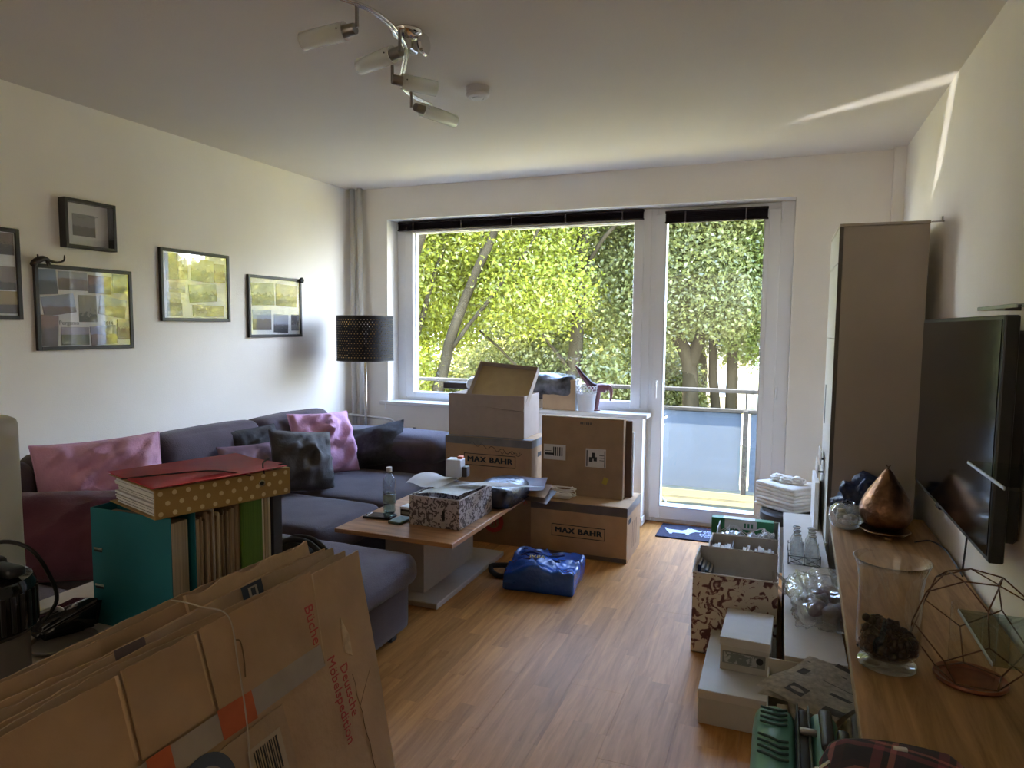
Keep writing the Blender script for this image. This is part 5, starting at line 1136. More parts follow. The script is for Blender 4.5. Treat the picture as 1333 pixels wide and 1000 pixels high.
pb('mount_pin', (.612, .662, 3.62, 3.626, 1.925, 1.931), steel, t); pb('mount_pin', (.652, .658, 3.62, 3.626, 1.925, 1.95), steel, t)
oakb = wood('wild_oak_board', (.22, .115, .045), (.50, .29, .13), .48, 'Y', .75)
t = thing('wall_board', 'long wild-oak board along the right wall under the television', 'shelf', (.42, 2.2, .53))
bm = newbm(); prism(bm, [(.170, .62), (.645, .62), (.645, 3.595), (.248, 3.595)], .530, .560); bmesh.ops.bevel(bm, geom=bm.edges[:], offset=.0012, segments=1, affect='EDGES'); mk('board', bm, oakb, t, world=True)
bm = newbm(); prism(bm, [(.1685, .62), (.1712, .62), (.2492, 3.595), (.2465, 3.595)], .5305, .5598); mk('edge_band', bm, M('pale_oak_edge', (.42, .32, .19), .5, n=(20, .2)), t, world=True)
t = thing('lowboard', 'greige wall cabinet carrying the oak board', 'cabinet', (.47, 2.2, .22))
pb('body', (.31, .655, .62, 3.58, .22, .529), cabm, t, .002)
for k in range(3): pb('door', (.292, .308, .63+.98*k, 1.60+.98*k, .225, .524), cabf, t, .002)
t = thing('low_bench', 'low greige bench below the oak board carrying the small bottles', 'bench', (.16, 3.2, 0))
pb('top', (.048, .232, 2.28, 4.12, .375, .400), M('bench_top', (.50, .45, .38), .45, n=(14, .03)), t, .002)
pb('front', (.055, .068, 2.29, 4.10, .02, .375), cabf, t, .001); pb('side_panel', (.068, .228, 2.29, 2.306, 0, .375), cabm, t); pb('side_panel', (.068, .228, 4.084, 4.10, 0, .375), cabm, t)
# television
t = thing('television', 'black flat television mounted on the right wall', 'television', (.61, 2.8, .78))
tvb = M('tv_gloss_screen', (.004, .004, .005), .10, spec=.30); tvf = M('tv_frame', (.018, .018, .017), .38)
pb('casing', (.566, .604, 2.240, 3.385, .785, 1.483), tvf, t, .006, seg=2); pb('screen', (.5635, .5665, 2.256, 3.372, .802, 1.470), tvb, t)
pb('rear_housing', (.604, .650, 2.30, 3.32, .83, 1.44), tvf, t, .01); pb('wall_mount', (.648, .664, 2.6, 3.0, .95, 1.30), black, t)
pb('sensor', (.566, .585, 2.90, 2.96, .774, .786), tvf, t, .003)
# glass wall shelves
for z, lab in ((1.485, 'topmost clear glass wall shelf at the television, seen edge-on'), (1.127, 'middle clear glass wall shelf overlapping the television, with a bright edge'), (.768, 'lowest clear glass wall shelf above the wire ornament')):
    t = thing('glass_shelf', lab, 'shelf', (.54, 1.73, z), 0, 'glass shelves on the right wall')
    pb('pane', (.4205, .664, 1.585, 1.87, z, z+.007), thin_glass('shelf_glass', (.80, .88, .85), refl=1.3) if 'shelf_glass' not in MATS else MATS['shelf_glass'], t)
    pb('lit_edge', (.4175, .4205, 1.585, 1.87, z-.0005, z+.0075), M('lit_glass_edge', (.62, .68, .68), .15, trans=.3), t, .001)  # pale strip, window light caught by the edge is put into its colour
    for y_ in (1.64, 1.82): pb('bracket', (.640, .6645, y_-.012, y_+.012, z-.012, z+.018), chrome, t, .002)
# cables
bm = newbm(); tube(bm, smooth_path([(.545, 3.18, .566), (.585, 3.10, .60), (.612, 2.98, .605), (.628, 2.86, .58), (.634, 2.80, .565)], 6), .0032, 6); o = mk('lamp_cable', bm, black, smooth=True); tag(o, 'thin black cable arching from the copper lamp to the wall', 'cable')
bm = newbm(); tube(bm, smooth_path([(.655, 2.88, .84), (.656, 2.87, .76), (.652, 2.86, .68), (.648, 2.87, .565)], 6), .0035, 6); o = mk('tv_cable', bm, black, smooth=True); tag(o, 'thin black cable hanging down the wall from the television', 'cable')
# copper pear lamp
t = thing('pear_lamp', 'hammered copper pear-shaped lantern on the oak board by the cabinet', 'lantern', (.445, 3.27, .561))
cop = M('aged_copper', (.24, .13, .075), .36, 1, n=(22, .45, 6), b=(45, .5))
prof = [(0, .028), (.045, .028), (.078, .045), (.098, .075), (.103, .105), (.096, .140), (.078, .180), (.058, .212), (.040, .240), (.026, .262), (.014, .278), (.009, .284), (0, .285)]
sp = [(p.x, p.y) for p in smooth_path([(a, b_, 0) for a, b_ in prof], 3)]
bm = newbm(); lathe(bm, [(max(0, a), b_) for a, b_ in sp], 40); mk('shell', bm, cop, t, True)
bm = newbm(); lathe(bm, [(0, 0), (.030, 0), (.085, .012), (.100, .022), (.096, .026), (.06, .022), (0, .022)], 36); mk('saucer', bm, M('dull_brass', (.35, .22, .13), .35, 1), t, True, angle=.8)
bm = newbm(); tube(bm, [(0, 0, .284), (.002, 0, .298)], .004, 8); tube(bm, [(0, 0, .292), (-.008, .002, .304)], .0025, 6); tube(bm, [(0, 0, .292), (.009, -.002, .302)], .0025, 6); mk('stalk', bm, M('dark_brass', (.12, .08, .05), .4, 1), t)
bm = newbm(); box(bm, -.012, .012, -.104, -.098, 0.0, .010, bev=.002); mk('foot', bm, MATS['dull_brass'], t)
# glass ball
t = thing('glass_ball_vase', 'round crackled glass ball at the far left end of the oak board', 'vase', (.298, 3.30, .561))
crk = thin_glass('crackle_glass', (.88, .87, .83), frost=.22, refl=3.0)
bm = newbm(); lathe(bm, [(0, 0), (.035, 0), (.062, .018), (.074, .052), (.068, .088), (.048, .110), (.030, .117), (.028, .112)], 32)
for v in bm.verts: v.co += v.co.normalized()*.004*mnoise.noise(v.co*60)
mk('bowl', bm, crk, t, True)
for k in range(10):
    bm = newbm(); c = Vector((rnd.uniform(-.03, .03), rnd.uniform(-.03, .03), rnd.uniform(.02, .08))); crumple(bm, c, .018, .016, .012, k, .5, 1, False); mk('glass_shard', bm, M('pale_shard', (.55, .52, .46), .3, n=(50, .3)), t, True)
bm = newbm(); tube(bm, [(0, 0, .115), (0, 0, .128)], .006, 8); lathe(bm, [(.008, .118), (.02, .118), (.02, .122), (.008, .122)], 16, close=True); mk('stopper', bm, blackm, t)
t = thing('blue_plastic_bag', 'dark blue crumpled bag between the glass ball and the copper lantern', 'bag', (.40, 3.47, .561))
bm = newbm(); crumple(bm, (0, 0, .085), .12, .075, .10, 2, .45, 4, freq=4); mk('body', bm, M('navy_foil', (.012, .028, .085), .3, n=(12, .6), b=(40, .8)), t, True)
t = slab('tablet_case', 'small dark flat case against the cabinet behind the glass ball', 'case', (.33, 3.44, .561), (.12, .10, .05), .0, M('dark_case', (.04, .04, .04), .4))
bm = newbm(); box(bm, -.056, .056, -.0515, -.049, .006, .044, bev=.001); mk('green_front', bm, M('green_grey_plastic', (.16, .18, .12), .4), t)
bm = newbm(); box(bm, -.062, -.056, -.052, .05, 0, .054); mk('end_strip', bm, M('alu_strip', (.5, .5, .48), .3, .7), t)
# hurricane glass with dark stones
t = thing('hurricane_vase', 'clear footed hurricane glass half filled with black stones', 'vase', (.290, 1.975, .561))
bm = newbm(); lathe(bm, [(.012, .028), (.058, .030), (.070, .038), (.0755, .056), (.0765, .10), (.0755, .16), (.0750, .22), (.080, .255), (.090, .282), (.0915, .285), (.089, .286), (.078, .256), (.0728, .22), (.0733, .16), (.0742, .10), (.073, .058), (.067, .042), (.056, .034), (0, .032)], 48); mk('glass', bm, thin_glass('vase_glass', (.97, .975, .975), refl=1.3), t, True)
bm = newbm(); lathe(bm, [(0, 0), (.066, 0), (.070, .004), (.069, .010), (.050, .016), (.046, .022), (.052, .028), (0, .029)], 40); mk('foot', bm, thin_glass('foot_glass', (.88, .89, .89), frost=.18, refl=3.0), t, True, angle=.9)
stm = M('black_pebble', (.006, .005, .007), .45, n=(20, .4)); stones = []
proto = None
for k in range(280):
    a = rnd.uniform(0, 2*PI); r = .0625*math.sqrt(rnd.random()); z = .044+(.052+.010*math.cos(a-2.6)*r/.06)*rnd.random()
    if proto is None or k < 4:
        bm = newbm(); crumple(bm, (0, 0, 0), .0115, .0105, .0085, k, .35, 2, False); proto = mk('pebble', bm, stm, t, True); o = proto; protos = [proto] if k == 0 else protos+[proto]
    else:
        o = protos[k % 4].copy(); C.objects.link(o)
    o.location = (r*math.cos(a), r*math.sin(a), z); o.rotation_euler = (rnd.random()*6, rnd.random()*6, rnd.random()*6)
# geometric wire ornament
t = thing('wire_terrarium', 'geometric copper wire candle holder with a round wooden base', 'ornament', (.475, 1.965, .561))
def ring(r, z, n, ph): return [Vector((r*math.cos(ph+2*PI*i/n), r*math.sin(ph+2*PI*i/n), z)) for i in range(n)]
R0, R1, R2, R3, R4 = ring(.075, .012, 5, .3), ring(.135, .085, 5, .3), ring(.148, .150, 5, .3+PI/5), ring(.118, .225, 5, .3+PI/5), ring(.062, .268, 5, .3)
eds = []
for a in (R0, R4): eds += [(a[i], a[(i+1) % 5]) for i in range(5)]
eds += [(R0[i], R1[i]) for i in range(5)]+[(R1[i], R2[i]) for i in range(5)]+[(R2[i], R1[(i+1) % 5]) for i in range(5)]+[(R2[i], R3[i]) for i in range(5)]+[(R3[i], R4[i]) for i in range(5)]+[(R4[(i+1) % 5], R3[i]) for i in range(5)]
wire = M('copper_wire', (.16, .08, .05), .4, .9)
for a, b_ in eds:
    bm = newbm(); tube(bm, [a, b_], .0019, 6); mk('wire', bm, wire, t, True)
bm = newbm(); lathe(bm, [(0, 0), (.078, 0), (.082, .006), (.080, .012), (.070, .010), (.066, .004), (0, .004)], 36); mk('base_dish', bm, M('copper_wood', (.24, .08, .04), .35, .4, n=(20, .3)), t, True, angle=.9)
bm = newbm(); lathe(bm, [(.050, .006), (.050, .19)], 32); mk('glass_cylinder', bm, thin_glass('candle_glass', (.96, .965, .96)), t, True)

# ================================================================== RIGHT SIDE: things on the floor
flor = pattern('rose_print', (.60, .55, .48), (.24, .12, .11), 24, .545, 'NOISE', fg2=(.10, .035, .04)); lin = M('grey_lining', (.46, .42, .36), .8, n=(20, .05)); rimw = M('pale_binding', (.55, .53, .48), .7)
def organiser(label, y0, y1, zt, x0=-.335, x1=.028):
    t = thing('storage_box', label, 'box', ((x0+x1)/2, (y0+y1)/2, 0), 0, 'open rose-patterned boxes in a row on the floor')
    th = .004; s = .03
    pb('front', (x0, x1, y0, y0+th, 0, zt-.03), flor, t); pb('back', (x0, x1, y1-th, y1, 0, zt), flor, t); pb('bottom', (x0, x1, y0, y1, .0, .004), lin, t)
    for x in (x0, x1-th):
        bm = newbm(); prism(bm, [(y0+th, 0), (y1-th, 0), (y1-th, zt), (y0+.10, zt), (y0+th, zt-.03)], 0, th, Matrix.Translation((x, 0, 0)) @ Matrix(((0, 0, 1, 0), (1, 0, 0, 0), (0, 1, 0, 0), (0, 0, 0, 1)))); mk('side', bm, flor, t, world=True)
    for a in [(x0+th, x1-th, y0+th, y0+th+.001, .004, zt-.032), (x0+th, x1-th, y1-th-.001, y1-th, .004, zt-.002), (x0+th, x0+th+.001, y0+th, y1-th, .004, zt-.034), (x1-th-.001, x1-th, y0+th, y1-th, .004, zt-.034)]: pb('lining', a, lin, t)
    bm = newbm(); pts = [(x0, y0, zt-.03), (x1, y0, zt-.03), (x1, y0+.10, zt), (x1, y1, zt), (x0, y1, zt), (x0, y0+.10, zt), (x0, y0, zt-.03)]
    tube(bm, pts, .0035, 6, False); mk('binding', bm, rimw, t, world=True)
    return t
organiser('nearest open rose-patterned box on the floor, almost empty', 3.04, 3.335, .395, -.325)
organiser('middle open rose-patterned box on the floor, packed with books and cases', 3.345, 3.60, .385, -.292)
organiser('farthest open rose-patterned box on the floor, filled with foil and a green carton', 3.61, 3.93, .385, -.275)
pg = M('page_block', (.50, .47, .42), .9, n=(3, .15, 6), stretch=(40, 1, 1)); bc = [M('cover_%s' % n_, c_, .5) for n_, c_ in (('cream', (.42, .39, .33)), ('grey', (.26, .25, .23)), ('sand', (.36, .31, .24)), ('navy', (.03, .05, .14)), ('dark', (.08, .07, .06)), ('tealish', (.10, .16, .15)))]
def book(label, x, y0, y1, z0, h, th, mat, grp, tilt=0):
    t = thing('book', label, 'book', (x, (y0+y1)/2, z0), 0, grp); d = y1-y0
    R = Matrix.Rotation(tilt, 4, 'Y')
    bm = newbm(); box(bm, -th/2, -th/2+.0012, -d/2, d/2, 0, h, mtx=R); box(bm, th/2-.0012, th/2, -d/2, d/2, 0, h, mtx=R); box(bm, -th/2, th/2, -d/2, -d/2+.0012, 0, h, mtx=R); mk('cover', bm, mat, t)
    bm = newbm(); box(bm, -th/2+.0012, th/2-.0012, -d/2+.0014, d/2-.004, .002, h-.003, mtx=R); mk('pages', bm, pg, t)
gb = 'books in the middle rose-patterned box'
x = -.284; poss = ['leftmost', 'second', 'third', 'fourth', 'fifth', 'sixth', 'seventh', 'eighth']
for k in range(7):
    th = [.012, .015, .010, .018, .012, .014, .011][k]
    book(f'{poss[k]} upright booklet of the left cluster in the middle patterned box', x+th/2, 3.36, 3.52, .05, .305+.006*(k % 3), th, bc[[0, 2, 0, 1, 2, 0, 1][k]], gb); x += th+.0015
pb_ = thing('divider', 'dark divider card beside the left book cluster in the middle box', 'divider', (-.186, 3.46, .01)); pb('card', (-.188, -.185, 3.355, 3.585, .01, .365), bc[4], pb_)
x = -.168
for k in range(6):
    th = [.016, .012, .018, .011, .015, .014][k]
    book(f'{poss[k]} booklet of the central cluster in the middle patterned box', x+th/2, 3.36, 3.53, .05, .295+.012*((k+1) % 3), th, bc[[0, 1, 0, 2, 0, 2][k]], gb, .10); x += th+.003
pb_ = thing('divider', 'grey divider card between the clusters in the middle box', 'divider', (-.062, 3.46, .01)); pb('card', (-.0635, -.0615, 3.355, 3.585, .01, .36), bc[1], pb_)
x = -.056
for k in range(5):
    th = [.012, .014, .016, .013, .012, .015][k]
    book(f'{poss[k]} booklet of the right cluster in the middle patterned box', x+th/2, 3.36, 3.54, .05, .300+.008*(k % 2), th, bc[[0, 0, 2, 1, 0, 2][k]], gb, -.04); x += th+.002
pg2 = thing('false_bottom', 'pale card base under the books in the middle patterned box', 'card', (-.13, 3.47, .046)); pb('card', (-.283, .018, 3.352, 3.592, .044, .049), lin, pg2)
gb = 'cases in the nearest rose-patterned box'
for k, (x, c_, lab) in enumerate([(-.315, 3, 'navy case at the left wall of the nearest patterned box'), (-.298, 1, 'grey case next to the navy one in the nearest patterned box'), (-.281, 5, 'teal-grey case third in the nearest patterned box'), (-.266, 4, 'dark case fourth in the nearest patterned box')]): book(lab, x, 3.20, 3.325, .01, .335-.01*k, .013, bc[c_], gb)
t = thing('green_carton', 'green and white printed carton at the back of the farthest patterned box', 'box', (-.13, 3.88, .01))
bm = newbm(); box(bm, -.19, .13, -.03, .025, .0, .392, bev=.002); mk('body', bm, M('green_card', (.03, .20, .08), .4, n=(6, .25)), t)
bm = newbm(); box(bm, -.12, .045, -.0312, -.0298, .34, .390); mk('white_panel', bm, M('white_card', (.60, .60, .55), .4), t); bm = newbm(); box(bm, -.13, .035, -.029, .024, .3922, .3930); mk('white_panel', bm, MATS['white_card'], t)
for k in range(3): bm = newbm(); box(bm, -.02+.018*k, -.010+.018*k, -.0318, -.0310, .35, .375); mk('print', bm, M('green_print', (.03, .16, .07), .5), t)
for k, (x, y_, lab) in enumerate([(-.20, 3.74, 'crumpled clear foil at the left in the farthest patterned box'), (-.06, 3.73, 'crumpled clear foil at the right in the farthest patterned box')]):
    t = thing('clear_foil', lab, 'foil', (x, y_, .24)); bm = newbm(); crumple(bm, (0, 0, .05), .085 if k else .06, .075, .07, 5+k, .45, 4, freq=4); mk('body', bm, thin_glass('foil_film%d' % k, (.80, .79, .76), frost=.45, refl=1.5), t, True)
    bm = newbm()
    for q in range(7): 
        a = rnd.random()*6; tube(bm, [(.08*math.cos(a), .07*math.sin(a), .10), (.02*math.cos(a+1), .02, .155), (.07*math.cos(a+2.5), .06*math.sin(a+2.5), .12)], .0016, 4)
    mk('fold_lines', bm, M('foil_crease', (.65, .65, .63), .2), t)
# grey lidded boxes
def lidbox(name, label, x0, x1, y0, y1, z0, z1, lidh, mat, matl, rz=0):
    t = thing(name, label, 'box', ((x0+x1)/2, (y0+y1)/2, z0), rz, 'grey lidded boxes on the floor'); a, b_, h = (x1-x0)/2, (y1-y0)/2, z1-z0
    bm = newbm(); box(bm, -a+.003, a-.003, -b_+.003, b_-.003, 0, h-.004, bev=.002); mk('body', bm, mat, t)
    bm = newbm(); box(bm, -a, a, -b_, b_, h-lidh, h, bev=.003, seg=2); mk('lid', bm, matl, t); return t
gb1 = M('greige_box', (.42, .385, .32), .75, n=(14, .05)); gb2 = M('greige_lid', (.47, .435, .37), .7, n=(14, .04))
lidbox('lidded_box', 'large flat greige lidded box on the floor nearest the camera', -.235, .030, 2.478, 3.01, 0, .130, .035, gb1, gb2)
t = lidbox('lidded_box', 'small greige lidded box with a picture label, on the large flat box', -.172, .012, 2.655, 2.945, .131, .262, .035, gb1, gb2, -.03)
bm = newbm(); box(bm, -.080, .075, -.1475, -.1440, .030, .078, bev=.001); mk('label_holder', bm, M('holder_metal', (.20, .20, .18), .4, .4), t)
bm = newbm(); box(bm, -.074, .045, -.1485, -.1472, .034, .074); mk('picture_label', bm, pattern('picture_label', (.15, .17, .15), (.36, .36, .34), 38, .5, 'NOISE'), t)
bm = newbm(); lathe(bm, [(0, 0), (.013, 0), (.013, .001), (0, .001)], 16, mtx=Matrix.Translation((.055, -.1482, .058)) @ Matrix.Rotation(PI/2, 4, 'X')); mk('dark_mark', bm, black, t)
# stool with the stack of white napkins, tray
t = thing('stool', 'dark low stool carrying the stacks of white folded cloths', 'stool', (.11, 4.52, 0))
bm = newbm(); lathe(bm, [(0, .245), (.175, .245), (.185, .255), (.185, .300), (.175, .312), (0, .312)], 36, (.10, 4.53, 0)); mk('seat', bm, M('black_leather', (.02, .018, .018), .4, b=(60, .3)), t, True, world=True, angle=.6)
for k in range(4):
    a = PI/4+k*PI/2; bm = newbm(); tube(bm, [(.10+.13*math.cos(a), 4.53+.13*math.sin(a), .25), (.10+.155*math.cos(a), 4.53+.155*math.sin(a), 0)], .016, 8); mk('leg', bm, black, t, True, world=True)
ang = math.atan2(4.40-4.60, .122+.103)
cl = M('white_cloth', (.74, .71, .66), .85, n=(18, .05), b=(40, .3))
Rz = Matrix.Rotation(ang, 4, 'Z'); pc = Vector((.01, 4.50, 0))+Vector((.085*-math.sin(ang), .085*math.cos(ang), 0)) 
cx_, cy_ = .07, 4.585
names = ['lowest', 'second lowest', 'third lowest', 'middle', 'third highest', 'second highest', 'topmost']
for k in range(7):
    bm = newbm(); ox, oy = rnd.uniform(-.005, .005), rnd.uniform(-.006, .006)
    rbox(bm, -.150+ox, .150+ox, -.115+oy, .115+oy, 0, .0225, r=.011, n=12, puff=(.0, .0, .002), wr=.005, seed=k); o = mk('folded_cloth', bm, cl, smooth=True)
    o.location = (cx_, cy_, .313+.0225*k); o.rotation_euler = (0, 0, ang-.02+.02*(k % 2)-(.03 if k < 1 else 0))
    tag(o, f'{names[k]} white folded cloth in the front stack on the stool', 'cloth', 'front stack of white cloths')
for k in range(6):
    bm = newbm(); rbox(bm, -.07, .07, -.09, .09, 0, .024, r=.011, n=10, puff=(0, 0, .002), wr=.006, seed=20+k); o = mk('folded_cloth', bm, cl, smooth=True)
    o.location = (.245-.004*(k % 2), 4.66, .313+.024*k); o.rotation_euler = (0, 0, -.15)
    tag(o, f'{["lowest", "second lowest", "third lowest", "third highest", "second highest", "topmost"][k]} white cloth in the rear stack beside the cabinet', 'cloth', 'rear stack of white cloths')
for k, (x, y_, lab) in enumerate([(.02, 4.64, 'left crumpled white tissue on the cloth stack'), (.075, 4.585, 'middle crumpled white tissue on the cloth stack'), (.125, 4.57, 'right crumpled white tissue on the cloth stack')]):
    bm = newbm(); crumple(bm, (0, 0, .02), .045, .036, .022, 30+k, .45, 4, freq=4); o = mk('crumpled_tissue', bm, cl, smooth=True); o.location = (x, y_, .471); tag(o, lab, 'tissue', 'crumpled tissues on the cloth stack')
t = thing('round_plate', 'grey round tray standing on edge against the stool', 'tray', (.10, 4.28, 0))
q = Matrix.Translation((.075, 4.27, .135)) @ Matrix.Rotation(1.25, 4, 'X') @ Matrix.Rotation(.2, 4, 'Y')
bm = newbm(); lathe(bm, [(0, 0), (.130, 0), (.136, .006), (.136, .012), (.128, .010), (0, .006)], 44, mtx=q); mk('body', bm, M('tray_greige', (.32, .31, .29), .5), t, True, world=True, angle=.7)
# bottles in a wire rack
bgl = thin_glass('small_bottle_glass', (.90, .91, .90), frost=.10, refl=2.6)
prev = None
for r_ in range(3):
    for c_ in range(2):
        x, y_ = .100+.062*c_, 3.235+.062*r_
        lab = f'small clear glass bottle in the wire rack, {["front", "middle", "rear"][r_]} row {"left" if c_ == 0 else "right"}'
        if prev is None:
            t = thing('glass_bottle', lab, 'bottle', (x, y_, .402), 0, 'six small bottles in the wire rack')
            bm = newbm(); lathe(bm, [(0, .002), (.022, 0), (.0265, .004), (.027, .012), (.027, .060), (.025, .075), (.017, .092), (.013, .100), (.0125, .122), (.015, .124), (.015, .130), (.011, .131)], 20); b_ = mk('body', bm, bgl, t, True)
            bm = newbm(); lathe(bm, [(.0150, .122), (.0168, .124), (.0168, .130), (.0150, .131)], 16, close=True); l_ = mk('lip', bm, M('lip_glass', (.62, .62, .60), .15), t, True); prev = (t, b_, l_)
        else:
            t = prev[0].copy(); C.objects.link(t); t.location = (x, y_, .402); t['label'] = lab
            for o_ in prev[1:]: q_ = o_.copy(); C.objects.link(q_); q_.parent = t
t = thing('wire_rack', 'black wire rack holding six small glass bottles on the bench', 'rack', (.131, 3.297, .402))
for z in (.404, .440):
    bm = newbm(); tube(bm, [(.066, 3.200, z), (.196, 3.200, z), (.196, 3.394, z), (.066, 3.394, z), (.066, 3.200, z)], .0016, 6, False); mk('wire_loop', bm, blackm, t, True, world=True)
for x, y_ in ((.066, 3.2), (.131, 3.2), (.196, 3.2), (.066, 3.394), (.131, 3.394), (.196, 3.394)): 
    bm = newbm(); tube(bm, [(x, y_, .402), (x, y_, .452)], .0016, 6); mk('wire_post', bm, blackm, t, True, world=True)
bm = newbm(); tube(bm, [(.066, 3.199, .406), (.131, 3.199, .440), (.196, 3.199, .406)], .0014, 6); tube(bm, [(.066, 3.199, .440), (.131, 3.199, .406), (.196, 3.199, .440)], .0014, 6); mk('cross_wire', bm, blackm, t, True, world=True)
# transparent bag with contents on the bench
t = thing('clear_plastic_bag', 'crumpled clear plastic bag of dark odds and ends on the bench', 'bag', (.17, 2.68, .401))
bm = newbm(); crumple(bm, (.02, 0, .05), .115, .20, .070, 41, .42, 5, freq=3.2)
for v in bm.verts:
    v.co.x = min(.105, v.co.x)
    v.co.z = max(.003, v.co.z)
mk('film', bm, thin_glass('bag_film', (.90, .89, .87), frost=.14, refl=1.2), t, True)
for k in range(9):
    bm = newbm(); crumple(bm, (rnd.uniform(-.03, .06), rnd.uniform(-.10, .10), .035), .035, .045, .025, 50+k, .5, 2); mk('contents', bm, [M('odd_plum', (.10, .05, .06), .4), M('odd_grey', (.16, .15, .14), .3, .4), M('odd_brown', (.12, .08, .05), .5)][k % 3], t, True)
bm = newbm(); pts = [(-.10, .07, .05), (-.14, .10, .075), (-.17, .14, .085), (-.165, .11, .045), (-.12, .05, .03)]
g = [bm.verts.new(p) for p in pts]; g2 = [bm.verts.new((p[0]+.01, p[1]-.05, p[2]+.025)) for p in pts]
for i in range(4): bm.faces.new((g[i], g[i+1], g2[i+1], g2[i]))
mk('film_tail', bm, MATS.get('bag_film') or thin_glass('bag_film2', (.90, .89, .87), frost=.25, refl=1.8), t, True)
# newspaper box
t = thing('paper_bin', 'open pale box of rolled newspapers behind the teal suitcase', 'box', (.12, 2.08, 0))
for a in [(.0, .005, 1.90, 2.27, 0, .36), (.235, .240, 1.90, 2.27, 0, .36), (0, .24, 2.265, 2.27, 0, .39), (0, .24, 1.90, 1.905, 0, .33), (0, .24, 1.90, 2.27, 0, .004)]: pb('side', a, gb2, t, .001)
npm = M('newsprint', (.52, .46, .37), .9, n=(60, .25, 3)); npi = M('newsprint_ink', (.13, .12, .11), .9, n=(40, .3))
for k in range(8):
    x, y_ = .028+.026*k, 1.93+.02*(k % 3); L = .33+.02*(k % 2)
    bm = newbm(); pts = []
    r_ = .013+.003*(k % 2); tube(bm, [(x, y_, .004), (x-.01, y_+.01, .38), (x-.012, y_+.02, .40)], [r_, r_, r_*.9], 12); o = mk('rolled_newspaper', bm, npm, smooth=True, angle=.6)
    tag(o, f'{["leftmost", "second", "third", "fourth", "fifth", "sixth", "seventh", "rightmost"][k]} rolled newspaper standing in the open box by the suitcase', 'newspaper', 'rolled newspapers in the box')
for k, (z, lab) in enumerate([(.418, 'lower folded newspaper lying across the paper box'), (.430, 'upper folded newspaper with columns of print lying across the paper box')]):
    t = thing('newspaper', lab, 'newspaper', (.145, 2.07, z), -.50-.05*k, 'folded newspapers on the paper box')
    bm = newbm(); g = [[bm.verts.new((-.115+.23*i/12, -.145+.28*j/14, .010*math.sin(i*.35+k)+.006*math.sin(j*.5)-.004*(12-i)*.3)) for j in range(15)] for i in range(13)]
    for i in range(12):
        for j in range(14): bm.faces.new((g[i][j], g[i+1][j], g[i+1][j+1], g[i][j+1]))
    bmesh.ops.solidify(bm, geom=bm.faces[:], thickness=.006); mk('sheets', bm, npm, t, True, angle=.7)
    if k:
        def zz(x, y_): i = (x+.115)/.23*12; j = (y_+.145)/.28*14; return .010*math.sin(i*.35+1)+.006*math.sin(j*.5)-.004*(12-i)*.3
        for (x0, x1, y0, y1) in [(-.05, .0, -.11, -.06), (-.09, -.065, .02, .06), (.03, .09, -.02, .0), (-.10, .02, .10, .104), (-.02, .10, .04, .043), (.06, .115, -.12, -.09), (-.03, .03, .13, .15)]:
            bm = newbm(); vs = [bm.verts.new((x, y_, zz(x, y_)+.0012)) for x, y_ in ((x0, y0), (x1, y0), (x1, y1), (x0, y1))]; bm.faces.new(vs); bmesh.ops.solidify(bm, geom=bm.faces[:], thickness=-.0006); mk('print_block', bm, npi, t)
# suitcase
tealc = M('teal_shell', (.085, .27, .22), .38, n=(8, .06)); zipm = M('black_zip', (.022, .022, .022), .6)
t = thing('suitcase', 'teal ribbed hard-shell suitcase standing at the bottom edge of the photo', 'suitcase', (.09, 1.60, 0))
bm = newbm(); rbox(bm, -.030, .072, 1.33, 1.80, .04, .50, r=.045, n=20); mk('shell', bm, tealc, t, True, world=True)
bm = newbm(); rbox(bm, .096, .165, 1.33, 1.80, .04, .50, r=.040, n=20); mk('shell', bm, tealc, t, True, world=True)
bm = newbm(); rbox(bm, .066, .102, 1.335, 1.795, .045, .497, r=.035, n=16); mk('zip_band', bm, zipm, t, True, world=True)
for x in (.072, .097): bm = newbm(); rbox(bm, x-.003, x+.003, 1.33, 1.80, .04, .502, r=.003, n=14); mk('zip_rim', bm, M('rim_dark', (.03, .035, .033), .5), t, True, world=True)
for k in range(4):
    y_ = 1.745-.022*k
    bm = newbm(); tube(bm, smooth_path([(-.012, y_+.012, .4975), (.005, y_+.002, .5015), (.030, y_, .5015), (.048, y_+.012, .4995)], 4), .0032, 6); mk('groove', bm, M('groove_dark', (.015, .05, .045), .5), t, True, world=True)
for k in range(4):
    y_ = 1.625-.024*k
    bm = newbm(); tube(bm, smooth_path([(-.015, y_+.01, .4975), (.010, y_-.004, .5015), (.030, y_-.014, .5015), (.050, y_-.008, .4995)], 4), .0032, 6); mk('groove', bm, MATS['groove_dark'], t, True, world=True)
bm = newbm(); rbox(bm, .118, .148, 1.60, 1.765, .500, .520, r=.009, n=8); mk('grab_handle', bm, black, t, True, world=True)
bm = newbm(); rbox(bm, .155, .182, 1.50, 1.70, .488, .512, r=.009, n=8); mk('grab_handle', bm, black, t, True, world=True)
bm = newbm(); rbox(bm, .074, .112, 1.66, 1.676, .498, .512, r=.004, n=6); mk('zip_puller', bm, steel, t, True, world=True)
for x, y_ in ((0, 1.37), (.13, 1.37), (0, 1.76), (.13, 1.76)): 
    bm = newbm(); lathe(bm, [(0, -.012), (.02, -.012), (.022, 0), (.02, .012), (0, .012)], 16, mtx=Matrix.Translation((x, y_, .022)) @ Matrix.Rotation(PI/2, 4, 'Y')); mk('wheel', bm, black, t, True, world=True, angle=.6)
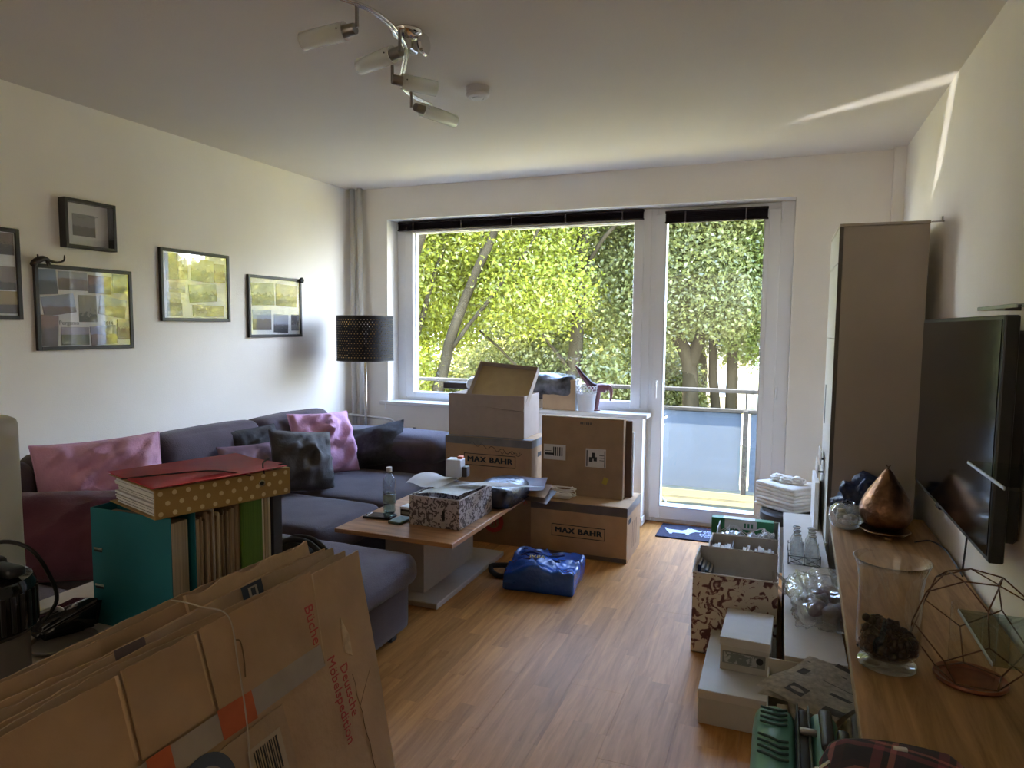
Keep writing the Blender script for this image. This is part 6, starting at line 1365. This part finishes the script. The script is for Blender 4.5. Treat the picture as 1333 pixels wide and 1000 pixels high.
# tartan pouch
m, nt, p, out = _new('tartan')
tcn = nt.nodes.new('ShaderNodeTexCoord'); sp_ = nt.nodes.new('ShaderNodeSeparateXYZ'); mpp = nt.nodes.new('ShaderNodeMapping'); mpp.inputs['Rotation'].default_value = (0, 0, .35); nt.links.new(tcn.outputs['Object'], mpp.inputs[0]); nt.links.new(mpp.outputs[0], sp_.inputs[0])
acc = None
for ax, f_, ph in (('X', 10, 0), ('Y', 10, .3)):
    a = nt.nodes.new('ShaderNodeMath'); a.operation = 'MULTIPLY_ADD'; a.inputs[1].default_value = f_; a.inputs[2].default_value = ph; nt.links.new(sp_.outputs[ax], a.inputs[0])
    b_ = nt.nodes.new('ShaderNodeMath'); b_.operation = 'FRACT'; nt.links.new(a.outputs[0], b_.inputs[0])
    r = nt.nodes.new('ShaderNodeValToRGB'); r.color_ramp.interpolation = 'CONSTANT'; cr = r.color_ramp
    cr.elements[0].color = (.022, .018, .034, 1); cr.elements[1].position = .45; cr.elements[1].color = (.22, .05, .07, 1)
    for ps, cc in ((.62, (.025, .02, .03, 1)), (.72, (.42, .14, .12, 1)), (.82, (.05, .022, .035, 1))): e = cr.elements.new(ps); e.color = cc
    nt.links.new(b_.outputs[0], r.inputs[0])
    if acc is None: acc = r.outputs[0]
    else:
        mx = nt.nodes.new('ShaderNodeMixRGB'); mx.inputs[0].default_value = .5; nt.links.new(acc, mx.inputs[1]); nt.links.new(r.outputs[0], mx.inputs[2]); acc = mx.outputs[0]
nt.links.new(acc, p.inputs['Base Color']); p.inputs['Roughness'].default_value = .85
t = thing('tartan_pouch', 'dark red and black tartan pouch at the near end of the oak board', 'pouch', (.235, 1.325, .561), .12)
bm = newbm(); rbox(bm, -.125, .125, -.10, .105, 0, .105, r=.05, n=20, puff=(.01, .01, .015), wr=.004, seed=2); mk('body', bm, m, t, True)
bm = newbm(); tube(bm, smooth_path([(-.118, -.09, .075), (-.122, .0, .08), (-.10, .09, .082), (.0, .106, .088), (.10, .09, .082), (.122, .0, .08)], 6), .004, 6); mk('zip', bm, zipm, t, True)
bm = newbm(); rbox(bm, -.012, .012, .035, .043, .112, .122, r=.003, n=6); mk('metal_badge', bm, M('badge', (.6, .58, .54), .3, .6), t, True)
bm = newbm(); tube(bm, [(-.12, .02, .085), (-.140, .015, .070), (-.150, .010, .030)], .004, 6); ball(bm, (-.142, .012, .066), .010, 8); mk('zip_charm', bm, M('charm_metal', (.55, .53, .50), .25, .9), t, True)
